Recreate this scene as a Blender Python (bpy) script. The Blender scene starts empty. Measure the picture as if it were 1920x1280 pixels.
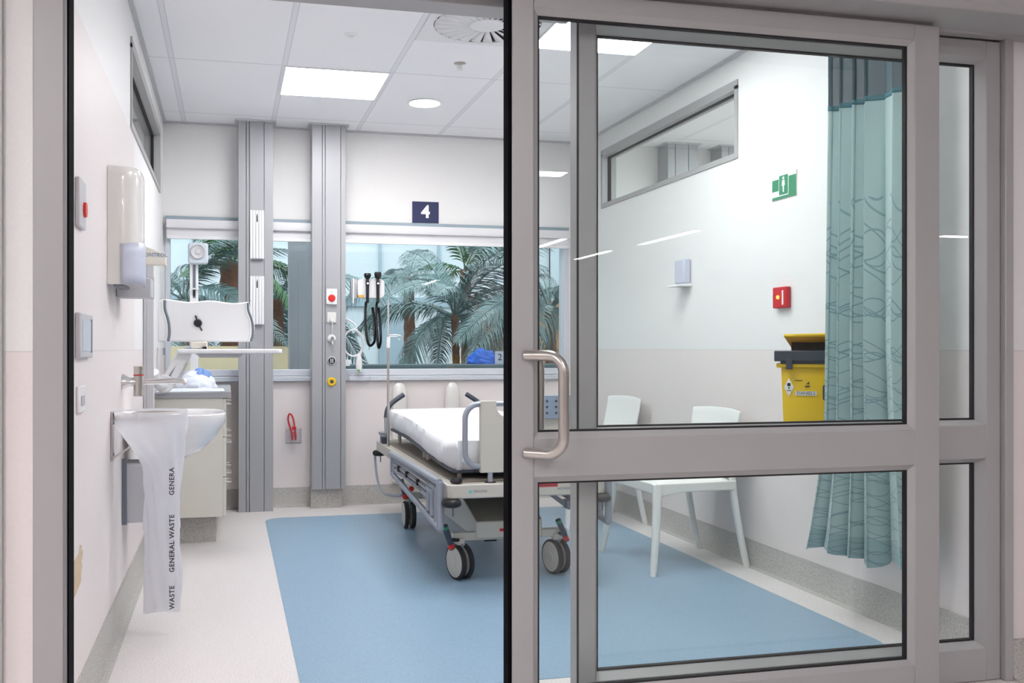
import bpy, bmesh, math, random
from mathutils import Vector, Matrix, noise
random.seed(7)
PI = math.pi
S = bpy.context.scene
COL = S.collection

# ------------------------------------------------------------------ camera, world, exposure
CAM_H = 1.13; F_PX = 1764.0; CX = 834.0; CY = 652.0; YAW = math.atan(406 / 1764.0)
cam_d = bpy.data.cameras.new('camera'); cam = bpy.data.objects.new('camera', cam_d); COL.objects.link(cam)
cam.location = (0, 0, CAM_H); cam.rotation_euler = (PI / 2, 0, -YAW)
cam_d.sensor_width = 36.0; cam_d.sensor_fit = 'HORIZONTAL'; cam_d.lens = F_PX / 1920 * 36
cam_d.shift_x = (960 - CX) / 1920; cam_d.shift_y = (CY - 640) / 1920
cam_d.clip_start = 0.05; cam_d.clip_end = 200
S.camera = cam
w = bpy.data.worlds.new('world'); S.world = w; w.use_nodes = True
bg = w.node_tree.nodes['Background']
bg.inputs[0].default_value = (0.87, 0.95, 1.0, 1); bg.inputs[1].default_value = 1.0
vs = S.view_settings
vs.view_transform = 'Standard'; vs.look = 'None'; vs.gamma = 1; vs.use_curve_mapping = False
vs.exposure = 1.33
PANEL_W = 9.0        # emission of the recessed ceiling panels in the bay
HALL_W = 13.5        # emission of the ceiling lights of the hall
DOWN_W = 14.0

def at(px, py, Y):
    """world point on the plane Y seen at a point of the photograph"""
    u = (px - CX) / F_PX; s, c = math.sin(YAW), math.cos(YAW)
    d = Y / (c - u * s)
    return Vector((d * (s + u * c), Y, CAM_H + (CY - py) * d / F_PX))

# ------------------------------------------------------------------ materials
def lin(c):
    c = c / 255.0
    return c / 12.92 if c <= 0.04045 else ((c + 0.055) / 1.055) ** 2.4
def rgb(r, g, b): return (lin(r), lin(g), lin(b), 1)
M = {}
def new_mat(name):
    m = bpy.data.materials.new(name); m.use_nodes = True
    M[name] = m
    return m, m.node_tree, m.node_tree.nodes['Principled BSDF']
def mat(name, col, rough=0.5, metal=0.0, var=0.03, vscale=6.0, bump=0.0, bscale=60.0, spec=0.5, coat=0.0):
    m, nt, b = new_mat(name)
    n = nt.nodes; l = nt.links
    tc = n.new('ShaderNodeTexCoord')
    no = n.new('ShaderNodeTexNoise'); no.inputs['Scale'].default_value = vscale; no.inputs['Detail'].default_value = 3
    l.new(tc.outputs['Object'], no.inputs['Vector'])
    mr = n.new('ShaderNodeMapRange'); mr.inputs['To Min'].default_value = 1 - var; mr.inputs['To Max'].default_value = 1 + var
    l.new(no.outputs['Fac'], mr.inputs['Value'])
    mx = n.new('ShaderNodeMix'); mx.data_type = 'RGBA'; mx.blend_type = 'MULTIPLY'; mx.inputs['Factor'].default_value = 1
    mx.inputs['A'].default_value = rgb(*col)
    l.new(mr.outputs['Result'], mx.inputs['B'])
    l.new(mx.outputs['Result'], b.inputs['Base Color'])
    b.inputs['Roughness'].default_value = rough; b.inputs['Metallic'].default_value = metal
    b.inputs['Specular IOR Level'].default_value = spec
    if coat: b.inputs['Coat Weight'].default_value = coat
    if bump:
        n2 = n.new('ShaderNodeTexNoise'); n2.inputs['Scale'].default_value = bscale
        l.new(tc.outputs['Object'], n2.inputs['Vector'])
        bp = n.new('ShaderNodeBump'); bp.inputs['Strength'].default_value = bump; bp.inputs['Distance'].default_value = 0.01
        l.new(n2.outputs['Fac'], bp.inputs['Height']); l.new(bp.outputs['Normal'], b.inputs['Normal'])
    return m
def emit(name, col, strength):
    m, nt, b = new_mat(name)
    b.inputs['Base Color'].default_value = rgb(*col)
    b.inputs['Emission Color'].default_value = rgb(*col); b.inputs['Emission Strength'].default_value = strength
    return m
def glass(name, tint, refl=1.0, rough=0.0):
    """thin pane: what is behind it tinted, plus a Fresnel reflection"""
    m = bpy.data.materials.new(name); m.use_nodes = True; M[name] = m
    nt = m.node_tree; n = nt.nodes; l = nt.links; n.clear()
    out = n.new('ShaderNodeOutputMaterial'); mix = n.new('ShaderNodeMixShader')
    tr = n.new('ShaderNodeBsdfTransparent'); gl = n.new('ShaderNodeBsdfGlossy'); fr = n.new('ShaderNodeFresnel')
    tr.inputs['Color'].default_value = (*tint, 1); gl.inputs['Roughness'].default_value = rough
    geo = n.new('ShaderNodeNewGeometry'); io = n.new('ShaderNodeMath'); io.operation = 'MULTIPLY_ADD'
    io.inputs[1].default_value = 1 / 1.45 - 1.45; io.inputs[2].default_value = 1.45     # same reflection from both sides of a face
    l.new(geo.outputs['Backfacing'], io.inputs[0]); l.new(io.outputs[0], fr.inputs['IOR'])
    mu = n.new('ShaderNodeMath'); mu.operation = 'MULTIPLY'; mu.inputs[1].default_value = refl
    l.new(fr.outputs[0], mu.inputs[0]); l.new(mu.outputs[0], mix.inputs[0])
    l.new(tr.outputs[0], mix.inputs[1]); l.new(gl.outputs[0], mix.inputs[2]); l.new(mix.outputs[0], out.inputs[0])
    return m
def math_n(nt, op, a, b=None, c=None):
    k = nt.nodes.new('ShaderNodeMath'); k.operation = op
    for i, v in enumerate((a, b, c)):
        if v is None: continue
        if isinstance(v, (int, float)): k.inputs[i].default_value = v
        else: nt.links.new(v, k.inputs[i])
    return k.outputs[0]
def mixc(nt, f, a, b):
    k = nt.nodes.new('ShaderNodeMix'); k.data_type = 'RGBA'
    nt.links.new(f, k.inputs['Factor'])
    for key, v in (('A', a), ('B', b)):
        if isinstance(v, tuple): k.inputs[key].default_value = v
        else: nt.links.new(v, k.inputs[key])
    return k.outputs['Result']
def speckle(name, base, spots, rough=0.45, scale=160.0, amount=0.28, soft=0.25):
    m, nt, b = new_mat(name)
    tc = nt.nodes.new('ShaderNodeTexCoord')
    v = nt.nodes.new('ShaderNodeTexNoise'); v.inputs['Scale'].default_value = scale; v.inputs['Detail'].default_value = 2
    nt.links.new(tc.outputs['Object'], v.inputs['Vector'])
    r = nt.nodes.new('ShaderNodeValToRGB'); r.color_ramp.elements[0].position = amount; r.color_ramp.elements[1].position = amount + soft
    r.color_ramp.elements[0].color = rgb(*spots); r.color_ramp.elements[1].color = rgb(*base)
    nt.links.new(v.outputs['Fac'], r.inputs['Fac']); nt.links.new(r.outputs['Color'], b.inputs['Base Color'])
    b.inputs['Roughness'].default_value = rough
    return m

def wall_mat(name, top, low, split, y_lim=None, high=None):
    """painted wall above, slightly warmer vinyl sheet below a seam"""
    m, nt, b = new_mat(name)
    tc = nt.nodes.new('ShaderNodeTexCoord'); sp = nt.nodes.new('ShaderNodeSeparateXYZ'); nt.links.new(tc.outputs['Object'], sp.inputs[0])
    f = math_n(nt, 'LESS_THAN', sp.outputs['Z'], split)
    if y_lim:
        a = math_n(nt, 'LESS_THAN', sp.outputs['Y'], y_lim); c = math_n(nt, 'LESS_THAN', sp.outputs['Z'], high)
        f = math_n(nt, 'MAXIMUM', f, math_n(nt, 'MULTIPLY', a, c))
    no = nt.nodes.new('ShaderNodeTexNoise'); no.inputs['Scale'].default_value = 90; nt.links.new(tc.outputs['Object'], no.inputs['Vector'])
    mr = nt.nodes.new('ShaderNodeMapRange'); mr.inputs['To Min'].default_value = .965; mr.inputs['To Max'].default_value = 1.035
    nt.links.new(no.outputs['Fac'], mr.inputs['Value'])
    colr = mixc(nt, f, rgb(*top), rgb(*low))
    # thin welded seam
    d = math_n(nt, 'ABSOLUTE', math_n(nt, 'SUBTRACT', sp.outputs['Z'], split)); sm = math_n(nt, 'MULTIPLY', math_n(nt, 'LESS_THAN', d, .0018), .25)
    colr = mixc(nt, sm, colr, rgb(150, 140, 136))
    mx = nt.nodes.new('ShaderNodeMix'); mx.data_type = 'RGBA'; mx.blend_type = 'MULTIPLY'; mx.inputs['Factor'].default_value = 1
    nt.links.new(colr, mx.inputs['A']); nt.links.new(mr.outputs['Result'], mx.inputs['B'])
    nt.links.new(mx.outputs['Result'], b.inputs['Base Color']); b.inputs['Roughness'].default_value = .5
    b.inputs['Specular IOR Level'].default_value = .35
    bp = nt.nodes.new('ShaderNodeBump'); bp.inputs['Strength'].default_value = .06; bp.inputs['Distance'].default_value = .004
    nt.links.new(no.outputs['Fac'], bp.inputs['Height']); nt.links.new(bp.outputs['Normal'], b.inputs['Normal'])
    return m

wall_mat('wall_paint', (232, 231, 231), (230, 222, 221), 1.12)
wall_mat('wall_paint_left', (232, 231, 231), (230, 222, 221), 1.12, 4.745, 2.14)
speckle('floor_vinyl', (226, 221, 220), (202, 196, 194), .38, 170, .33, .16)
speckle('blue_vinyl', (142, 171, 193), (128, 157, 181), .40, 220, .36, .2)
speckle('skirting_vinyl', (190, 188, 184), (160, 157, 153), .5, 190, .36, .2)
mat('alu', (173, 172, 173), .45, .15, .015); mat('alu_dark', (136, 134, 136), .5, .1, .02)
mat('column_grey', (166, 167, 171), .4, .2, .015); mat('column_groove', (120, 122, 128), .6)
mat('seal_black', (6, 5, 9), .9, 0, .0, spec=.1); mat('gasket', (28, 26, 30), .7)
mat('white_plastic', (232, 232, 234), .35, 0, .01); mat('white_gloss', (226, 224, 220), .12, 0, .01, coat=.5)
mat('warm_white', (222, 216, 205), .4, 0, .01); mat('pale_grey', (196, 196, 200), .45, 0, .015)
mat('blind_fabric', (222, 221, 224), .7, 0, .02); mat('frame_white', (208, 212, 220), .4, .1, .01)
mat('steel', (198, 193, 188), .28, 1.0, .03); mat('chrome', (226, 224, 222), .15, 1.0, .02)
mat('navy', (32, 38, 84), .5); mat('white_ink', (240, 240, 242), .6); mat('dark_ink', (52, 50, 58), .6)
mat('red_plastic', (214, 40, 34), .35); mat('red_sign', (200, 30, 44), .45); mat('green_sign', (52, 140, 102), .5)
mat('dark_teal', (70, 122, 134), .6); mat('yellow_plastic', (240, 198, 34), .38, 0, .02); mat('yellow_deep', (206, 148, 40), .5); mat('lilac', (196, 200, 216), .4)
mat('charcoal', (62, 68, 82), .45, 0, .02); mat('black_plastic', (22, 22, 28), .4, 0, .01); mat('grey_plastic', (110, 116, 128), .45)
mat('tube_grey', (158, 164, 176), .35, .4, .02); mat('bed_beige', (196, 192, 183), .42, 0, .01)
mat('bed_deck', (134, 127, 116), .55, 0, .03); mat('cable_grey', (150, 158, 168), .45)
mat('sheet', (226, 228, 232), .85, 0, .015, 5, .15, 14); mat('panel_blue', (140, 156, 176), .45); mat('teal_ink', (120, 190, 200), .5)
mat('worktop', (170, 170, 174), .35, 0, .02); mat('cabinet', (216, 213, 203), .45, 0, .01)
mat('ceramic', (236, 236, 238), .12, 0, .0, coat=.6); mat('chair_white', (234, 236, 234), .4, 0, .01)
mat('blue_cloth', (54, 112, 214), .7, 0, .12, 18); mat('blue_wrap', (120, 158, 220), .5, 0, .35, 30); mat('paper_white', (234, 240, 250), .8, 0, .03)
mat('green_led', (110, 190, 110), .4); mat('orange', (236, 176, 60), .5)
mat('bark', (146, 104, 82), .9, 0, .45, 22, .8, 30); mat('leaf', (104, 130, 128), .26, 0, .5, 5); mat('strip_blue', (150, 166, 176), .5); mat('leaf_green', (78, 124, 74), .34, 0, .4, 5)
mat('facade', (226, 233, 236), .6, 0, .03); mat('facade_dark', (172, 190, 200), .5); mat('timber', (196, 144, 96), .6, 0, .12, 3)
mat('cream_wall', (252, 230, 188), .7, 0, .03); mat('planter', (96, 112, 116), .7, 0, .06); mat('atrium_floor', (170, 176, 178), .6)
mat('chip', (206, 186, 158), .9, 0, .2, 40); mat('rubber', (40, 40, 44), .7); mat('foil', (196, 205, 214), .5)
mat('void_dark', (40, 42, 46), .8)
glass('door_glass', (.955, .973, .968), .8); glass('window_glass', (.935, .972, .98), .9); glass('clear_plastic', (.93, .94, .96), 1.6)
glass('high_glass', (.93, .965, .955), .9)
emit('panel_light', (254, 253, 254), PANEL_W); emit('hall_light', (255, 250, 249), HALL_W); emit('down_light', (255, 246, 232), DOWN_W)
emit('glow_amber', (255, 150, 60), 1.5)

def ceiling_mat():
    m, nt, b = new_mat('ceiling_tiles')
    tc = nt.nodes.new('ShaderNodeTexCoord'); sp = nt.nodes.new('ShaderNodeSeparateXYZ'); nt.links.new(tc.outputs['Object'], sp.inputs[0])
    dx = math_n(nt, 'PINGPONG', math_n(nt, 'ADD', sp.outputs['X'], 12.0 * .605 - .305), .3025)
    dy = math_n(nt, 'PINGPONG', math_n(nt, 'ADD', sp.outputs['Y'], 24 - 4.1), .6)
    lx = math_n(nt, 'LESS_THAN', dx, .012); ly = math_n(nt, 'LESS_THAN', dy, .0045)
    ex = math_n(nt, 'LESS_THAN', math_n(nt, 'ABSOLUTE', math_n(nt, 'SUBTRACT', dx, .0135)), .002)
    no = nt.nodes.new('ShaderNodeTexNoise'); no.inputs['Scale'].default_value = 140; nt.links.new(tc.outputs['Object'], no.inputs['Vector'])
    mr = nt.nodes.new('ShaderNodeMapRange'); mr.inputs['To Min'].default_value = .97; mr.inputs['To Max'].default_value = 1.03; nt.links.new(no.outputs['Fac'], mr.inputs['Value'])
    c = mixc(nt, lx, rgb(245, 245, 248), rgb(234, 234, 238)); c = mixc(nt, ly, c, rgb(212, 212, 218)); c = mixc(nt, ex, c, rgb(212, 212, 218))
    mx = nt.nodes.new('ShaderNodeMix'); mx.data_type = 'RGBA'; mx.blend_type = 'MULTIPLY'; mx.inputs['Factor'].default_value = 1
    nt.links.new(c, mx.inputs['A']); nt.links.new(mr.outputs['Result'], mx.inputs['B']); nt.links.new(mx.outputs['Result'], b.inputs['Base Color'])
    b.inputs['Roughness'].default_value = .8
ceiling_mat()

def curtain_mat():
    m, nt, b = new_mat('curtain_cloth')
    tc = nt.nodes.new('ShaderNodeTexCoord'); mp = nt.nodes.new('ShaderNodeMapping'); nt.links.new(tc.outputs['UV'], mp.inputs[0])
    sp = nt.nodes.new('ShaderNodeSeparateXYZ'); nt.links.new(mp.outputs[0], sp.inputs[0])
    tot = None
    for (fr, amp, per, ph, wd) in ((6.1, .050, .105, .0, .0042), (8.3, .040, .085, 1.7, .0038), (5.1, .058, .125, 3.1, .004), (9.9, .034, .115, .6, .0036), (7.2, .046, .14, 2.2, .0038)):
        s = math_n(nt, 'MULTIPLY', math_n(nt, 'SINE', math_n(nt, 'ADD', math_n(nt, 'MULTIPLY', sp.outputs['X'], fr * 2.2), ph)), amp)
        # spacing tightens towards the hem
        v = math_n(nt, 'POWER', math_n(nt, 'MAXIMUM', math_n(nt, 'SUBTRACT', 1.95, sp.outputs['Y']), 0.001), 1.6)
        d = math_n(nt, 'PINGPONG', math_n(nt, 'ADD', math_n(nt, 'ADD', v, s), 2.0), per)
        k = math_n(nt, 'LESS_THAN', d, wd); tot = k if tot is None else math_n(nt, 'MAXIMUM', tot, k)
    lim = math_n(nt, 'LESS_THAN', sp.outputs['Y'], 1.72)
    f = math_n(nt, 'MULTIPLY', math_n(nt, 'MULTIPLY', tot, lim), .62)
    no = nt.nodes.new('ShaderNodeTexNoise'); no.inputs['Scale'].default_value = 2.0; nt.links.new(mp.outputs[0], no.inputs['Vector'])
    base = mixc(nt, no.outputs['Fac'], rgb(164, 190, 192), rgb(182, 204, 204))
    hem = math_n(nt, 'MULTIPLY', math_n(nt, 'LESS_THAN', sp.outputs['Y'], .375), .45)
    base = mixc(nt, hem, base, rgb(96, 148, 156))
    c = mixc(nt, f, base, rgb(84, 130, 142))
    nt.links.new(c, b.inputs['Base Color']); b.inputs['Roughness'].default_value = .42; b.inputs['Sheen Weight'].default_value = .3
    m2, nt, b = new_mat('curtain_net')
    tc = nt.nodes.new('ShaderNodeTexCoord'); sp = nt.nodes.new('ShaderNodeSeparateXYZ'); nt.links.new(tc.outputs['UV'], sp.inputs[0])
    a = math_n(nt, 'PINGPONG', math_n(nt, 'ADD', sp.outputs['X'], sp.outputs['Y']), .006); c2 = math_n(nt, 'PINGPONG', math_n(nt, 'ADD', math_n(nt, 'SUBTRACT', sp.outputs['X'], sp.outputs['Y']), 10.0), .006)
    hole = math_n(nt, 'MULTIPLY', math_n(nt, 'GREATER_THAN', a, .0018), math_n(nt, 'GREATER_THAN', c2, .0018))
    nt.links.new(math_n(nt, 'SUBTRACT', 1.0, math_n(nt, 'MULTIPLY', hole, .22)), b.inputs['Alpha'])
    b.inputs['Base Color'].default_value = rgb(50, 82, 94); b.inputs['Roughness'].default_value = .7
curtain_mat()

# ------------------------------------------------------------------ mesh builder
class MB:
    def __init__(s): s.bm = bmesh.new(); s.uv = None
    def _face(s, vs):
        try: return s.bm.faces.new(vs)
        except ValueError: return None
    def box(s, x0, x1, y0, y1, z0, z1):
        v = [s.bm.verts.new((x, y, z)) for x in (x0, x1) for y in (y0, y1) for z in (z0, z1)]
        for q in ((0, 1, 3, 2), (4, 6, 7, 5), (0, 4, 5, 1), (2, 3, 7, 6), (0, 2, 6, 4), (1, 5, 7, 3)): s._face([v[i] for i in q])
        return s
    def obox(s, c, size, mx):
        a = [Vector((sx * size[0] / 2, sy * size[1] / 2, sz * size[2] / 2)) for sx in (-1, 1) for sy in (-1, 1) for sz in (-1, 1)]
        v = [s.bm.verts.new(Vector(c) + mx @ p) for p in a]
        for q in ((0, 1, 3, 2), (4, 6, 7, 5), (0, 4, 5, 1), (2, 3, 7, 6), (0, 2, 6, 4), (1, 5, 7, 3)): s._face([v[i] for i in q])
        return s
    def tube(s, pts, r, n=12, smooth=0, caps=True):
        pts = [Vector(p) for p in pts]
        for _ in range(smooth):
            q = [pts[0]]
            for a, b in zip(pts, pts[1:]): q += [a.lerp(b, .25), a.lerp(b, .75)]
            q.append(pts[-1]); pts = q
        rs = r if isinstance(r, (list, tuple)) else None
        if rs is not None: R = [rs[0] + (rs[-1] - rs[0]) * i / max(1, len(pts) - 1) if len(rs) != len(pts) else rs[i] for i in range(len(pts))]
        else: R = [r] * len(pts)
        rings = []; prev = None
        for i, p in enumerate(pts):
            t = (pts[min(i + 1, len(pts) - 1)] - pts[max(i - 1, 0)]).normalized()
            if prev is None:
                up = Vector((0, 0, 1)) if abs(t.z) < .9 else Vector((1, 0, 0)); a = t.cross(up).normalized()
            else:
                a = (prev - t * prev.dot(t)).normalized()
            prev = a; b = t.cross(a)
            rings.append([s.bm.verts.new(p + (a * math.cos(2 * PI * k / n) + b * math.sin(2 * PI * k / n)) * R[i]) for k in range(n)])
        for A, B in zip(rings, rings[1:]):
            for k in range(n): s._face([A[k], A[(k + 1) % n], B[(k + 1) % n], B[k]])
        if caps: s._face(rings[0][::-1]); s._face(rings[-1])
        return s
    def lathe(s, prof, c=(0, 0, 0), mx=None, n=24, sy=1.0):
        mx = mx or Matrix.Identity(3); c = Vector(c); rings = []
        for (r, z) in prof:
            if r < 1e-6: rings.append([s.bm.verts.new(c + mx @ Vector((0, 0, z)))] * n)
            else: rings.append([s.bm.verts.new(c + mx @ Vector((r * math.cos(2 * PI * k / n), r * sy * math.sin(2 * PI * k / n), z))) for k in range(n)])
        for A, B in zip(rings, rings[1:]):
            for k in range(n):
                f = []
                for v in (A[k], A[(k + 1) % n], B[(k + 1) % n], B[k]):
                    if v not in f: f.append(v)
                if len(f) > 2: s._face(f)
        return s
    def prism(s, poly, axis, a, b):
        """poly in the two other axes (in x,y,z order), extruded along axis from a to b"""
        def P(p, t):
            q = list(p); q.insert('xyz'.index(axis), t); return q
        A = [s.bm.verts.new(P(p, a)) for p in poly]; B = [s.bm.verts.new(P(p, b)) for p in poly]; n = len(poly)
        s._face(A[::-1]); s._face(B)
        for i in range(n): s._face([A[i], A[(i + 1) % n], B[(i + 1) % n], B[i]])
        return s
    def grid(s, fn, nu, nv, uvf=None, closed=False):
        V = [[s.bm.verts.new(fn(i / nu, j / nv)) for j in range(nv + 1)] for i in range(nu + (0 if closed else 1))]
        if uvf and s.uv is None: s.uv = s.bm.loops.layers.uv.new('UVMap')
        for i in range(nu):
            i2 = (i + 1) % len(V)
            for j in range(nv):
                f = s._face([V[i][j], V[i2][j], V[i2][j + 1], V[i][j + 1]])
                if f and uvf:
                    for lp, (a, b) in zip(f.loops, ((i, j), (i + 1, j), (i + 1, j + 1), (i, j + 1))): lp[s.uv].uv = uvf(a / nu, b / nv)
        return s
    def text(s, body, size, origin, right, up, depth=.0006, align='CENTER', bold=.0, sp=1.0):
        cu = bpy.data.curves.new('t', 'FONT'); cu.body = body; cu.size = size; cu.align_x = align; cu.align_y = 'CENTER'; cu.extrude = depth; cu.resolution_u = 3; cu.offset = bold * size; cu.space_character = sp
        o = bpy.data.objects.new('t', cu); COL.objects.link(o)
        dg = bpy.context.evaluated_depsgraph_get(); me = bpy.data.meshes.new_from_object(o.evaluated_get(dg))
        r = Vector(right); u = Vector(up); nrm = r.cross(u).normalized()
        mx = Matrix((r.to_4d(), u.to_4d(), nrm.to_4d())).transposed().to_3x3() if False else Matrix([[r[i], u[i], nrm[i]] for i in range(3)])
        vs = [s.bm.verts.new(Vector(origin) + mx @ v.co) for v in me.vertices]
        for p in me.polygons: s._face([vs[i] for i in p.vertices])
        bpy.data.objects.remove(o); bpy.data.curves.remove(cu); bpy.data.meshes.remove(me)
        return s
    def build(s, name, m, parent=None, origin=(0, 0, 0), bev=0, sub=0, solid=0, ang=35, flat=False, seg=2, label=None):
        if parent is not None:
            r = parent
            while r.parent: r = r.parent
            origin = r.location
        bmesh.ops.recalc_face_normals(s.bm, faces=s.bm.faces)
        bmesh.ops.translate(s.bm, verts=s.bm.verts, vec=-Vector(origin))
        me = bpy.data.meshes.new(name); s.bm.to_mesh(me); s.bm.free()
        if not flat:
            me.polygons.foreach_set('use_smooth', [True] * len(me.polygons)); me.set_sharp_from_angle(angle=math.radians(ang))
        me.materials.append(M[m]); o = bpy.data.objects.new(name, me); COL.objects.link(o)
        if parent is None: o.location = origin
        else: o.parent = parent
        if solid: k = o.modifiers.new('s', 'SOLIDIFY'); k.thickness = solid; k.offset = 0
        if bev: k = o.modifiers.new('b', 'BEVEL'); k.width = bev; k.segments = seg; k.limit_method = 'ANGLE'; k.angle_limit = math.radians(40)
        if sub: k = o.modifiers.new('u', 'SUBSURF'); k.levels = sub; k.render_levels = sub
        if label: o['label'] = label
        return o
def box(*a): return MB().box(*a)
def thing(name, label, cat, loc=(0, 0, 0), group=None, kind=None):
    o = bpy.data.objects.new(name, None); COL.objects.link(o); o.location = loc; o.empty_display_size = .1
    if kind: o['kind'] = kind
    else: o['label'] = label; o['category'] = cat
    if group: o['group'] = group
    return o
def tag(o, label, cat, group=None):
    o['label'] = label; o['category'] = cat
    if group: o['group'] = group
    return o
def struct(name, mb, m, **k):
    o = mb.build(name, m, **k)
    o['kind'] = 'structure'; return o
def dup(root, loc, rz=None, label=None):
    def cp(o, par):
        c = o.copy(); COL.objects.link(c); c.parent = par
        for ch in list(o.children): cp(ch, c)
        return c
    r = cp(root, None); r.location = loc
    if rz is not None: r.rotation_euler.z = rz
    if label: r['label'] = label
    return r
RX = lambda a: Matrix.Rotation(a, 3, 'X'); RY = lambda a: Matrix.Rotation(a, 3, 'Y'); RZ = lambda a: Matrix.Rotation(a, 3, 'Z')
def rrect(x0, x1, y0, y1, r, n=6):
    P = []
    for (cx, cy, a0) in ((x1 - r, y1 - r, 0), (x0 + r, y1 - r, 90), (x0 + r, y0 + r, 180), (x1 - r, y0 + r, 270)):
        for k in range(n + 1):
            a = math.radians(a0 + 90 * k / n); P.append((cx + r * math.cos(a), cy + r * math.sin(a)))
    return P

# ------------------------------------------------------------------ room shell
XL, XR, YB, YF, ZC = -.44, 2.655, 6.79, 2.70, 2.70
HX0, HX1, HY0 = -5.0, 12.5, -12.0
struct('floor', box(HX0, HX1, HY0, YB + .12, -.08, 0), 'floor_vinyl')
struct('floor_inlay', MB().prism(rrect(.235, 2.445, 3.05, 6.34, .12), 'z', .0002, .0022), 'blue_vinyl')
struct('ceiling', box(HX0, HX1, HY0, YB + .12, ZC, ZC + .08), 'ceiling_tiles')
# side walls with the high windows
def side_wall(name, x0, x1, m):
    b = MB(); wy0, wy1, wz0, wz1 = 4.545, 6.43, 2.145, 2.565
    b.box(x0, x1, YF + .02, YB + .12, 0, wz0); b.box(x0, x1, YF + .02, YB + .12, wz1, ZC)
    b.box(x0, x1, YF + .02, wy0, wz0, wz1); b.box(x0, x1, wy1, YB + .12, wz0, wz1)
    struct(name, b, m)
side_wall('wall_left', XL - .14, XL, 'wall_paint_left'); side_wall('wall_right', XR, XR + .14, 'wall_paint')
# back wall around the long window
WX0, WX1, WZ0, WZ1 = -.425, 2.53, .89, 2.045
b = MB(); b.box(HX0, HX1, YB, YB + .12, 0, WZ0); b.box(HX0, HX1, YB, YB + .12, WZ1, ZC); b.box(HX0, WX0, YB, YB + .12, WZ0, WZ1); b.box(WX1, HX1, YB, YB + .12, WZ0, WZ1)
struct('wall_back', b, 'wall_paint')
# front wall of the bay, on the hall side
b = MB(); b.box(HX0, -.509, YF - .0, YF + .14, 0, ZC); b.box(2.60, HX1, YF, YF + .14, 0, ZC); b.box(-.509, 2.60, YF + .02, YF + .14, 2.24, ZC)
struct('wall_front', b, 'wall_paint')
b = MB(); b.box(HX0 - .1, HX0, HY0, YB + .1, 0, ZC); struct('wall_hall_west', b, 'wall_paint')
b = MB(); b.box(HX1, HX1 + .1, HY0, YB + .1, 0, ZC); struct('wall_hall_east', b, 'wall_paint')
b = MB(); b.box(HX0, HX1, HY0 - .1, HY0, 0, ZC); struct('wall_hall_south', b, 'wall_paint')
# neighbour bays' far walls
struct('wall_next_bay_left', box(-3.7, -3.58, YF + .14, YB, 0, ZC), 'wall_paint')
struct('wall_next_bay_right', box(5.75, 5.87, YF + .14, YB, 0, ZC), 'wall_paint')
# coved skirting
def skirt(name, axis, base, sgn, a, b_):
    pr = [(0, 0), (.045, 0), (.022, .008), (.012, .028), (.008, .135), (0, .135)]
    pts = [(base + sgn * p, q) for p, q in pr]
    struct(name, MB().prism(pts, axis, a, b_), 'skirting_vinyl')
skirt('baseboard_left', 'y', XL, 1, YF + .14, YB); skirt('baseboard_right', 'y', XR, -1, YF + .14, YB); skirt('baseboard_back', 'x', YB, -1, XL, XR)
skirt('baseboard_front_left', 'x', YF, -1, -2.5, -.585); skirt('baseboard_front_right', 'x', YF, -1, 2.602, 2.668)
# cornice lines where wall meets ceiling
b = MB(); b.box(XL, XL + .022, YF + .14, YB, ZC - .012, ZC); b.box(XR - .022, XR, YF + .14, YB, ZC - .012, ZC); b.box(XL, XR, YB - .022, YB, ZC - .012, ZC)
struct('trim_1', b, 'pale_grey')
# strips beside the opening, on the hall wall
b = MB(); b.box(-.75, -.582, YF - .02, YF, 0, ZC); struct('trim_2', b, 'alu')
b = MB(); b.box(2.672, 2.84, YF - .02, YF, 0, ZC); struct('trim_3', b, 'alu')

# high windows
def high_window(name, xa, xb, s):
    r = thing(name, None, None, ((xa + xb) / 2, 5.49, 2.355), kind='structure')
    y0, y1, z0, z1 = 4.545, 6.43, 2.145, 2.565
    b = MB(); f = .03
    b.box(xa, xb, y0, y1, z0, z0 + f); b.box(xa, xb, y0, y1, z1 - f - .02, z1); b.box(xa, xb, y0, y0 + f, z0 + f, z1 - f); b.box(xa, xb, y1 - f, y1, z0 + f, z1 - f)
    b.build('window_frame', 'alu', r)
    gx = (xa + xb) / 2
    b = MB(); g = .006
    b.box(gx - .012, gx + .012, y0 + f, y1 - f, z1 - f - .02 - g, z1 - f - .02); b.box(gx - .012, gx + .012, y0 + f, y0 + f + g, z0 + f, z1 - f); b.box(gx - .012, gx + .012, y1 - f - g, y1 - f, z0 + f, z1 - f)
    b.build('gasket', 'gasket', r)
    box(gx - .003, gx + .003, y0 + f, y1 - f, z0 + f, z1 - f - .02).build('pane', 'high_glass', r)
high_window('window_1', XL - .10, XL + .008, 1); high_window('window_2', XR - .008, XR + .10, -1)

# long window in the back wall
win = thing('window_3', None, None, (1.05, YB, .89), kind='structure')
b = MB(); b.box(WX0, WX1, YB - .012, YB + .10, .93, .975); b.box(WX0, WX1, YB - .012, YB + .10, 1.99, 2.045)
b.box(WX0, WX0 + .03, YB - .01, YB + .1, .975, 1.99); b.box(WX1 - .04, WX1, YB - .01, YB + .1, .975, 1.99)
b.build('window_frame', 'frame_white', win, bev=.003)
MB().prism([(YB + .02, .89), (YB - .035, .893), (YB - .038, .925), (YB + .02, .932)], 'x', WX0, WX1).build('window_sill', 'frame_white', win, bev=.003)
box(WX0 + .02, WX1 - .02, YB + .055, YB + .061, .975, 2.0).build('pane', 'window_glass', win)
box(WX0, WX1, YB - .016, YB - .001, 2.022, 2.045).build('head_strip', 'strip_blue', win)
bl = thing('roller_blind', 'white roller blind cassette rolled up along the top of the long window', 'blind', (1.05, YB - .03, 1.88))
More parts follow.
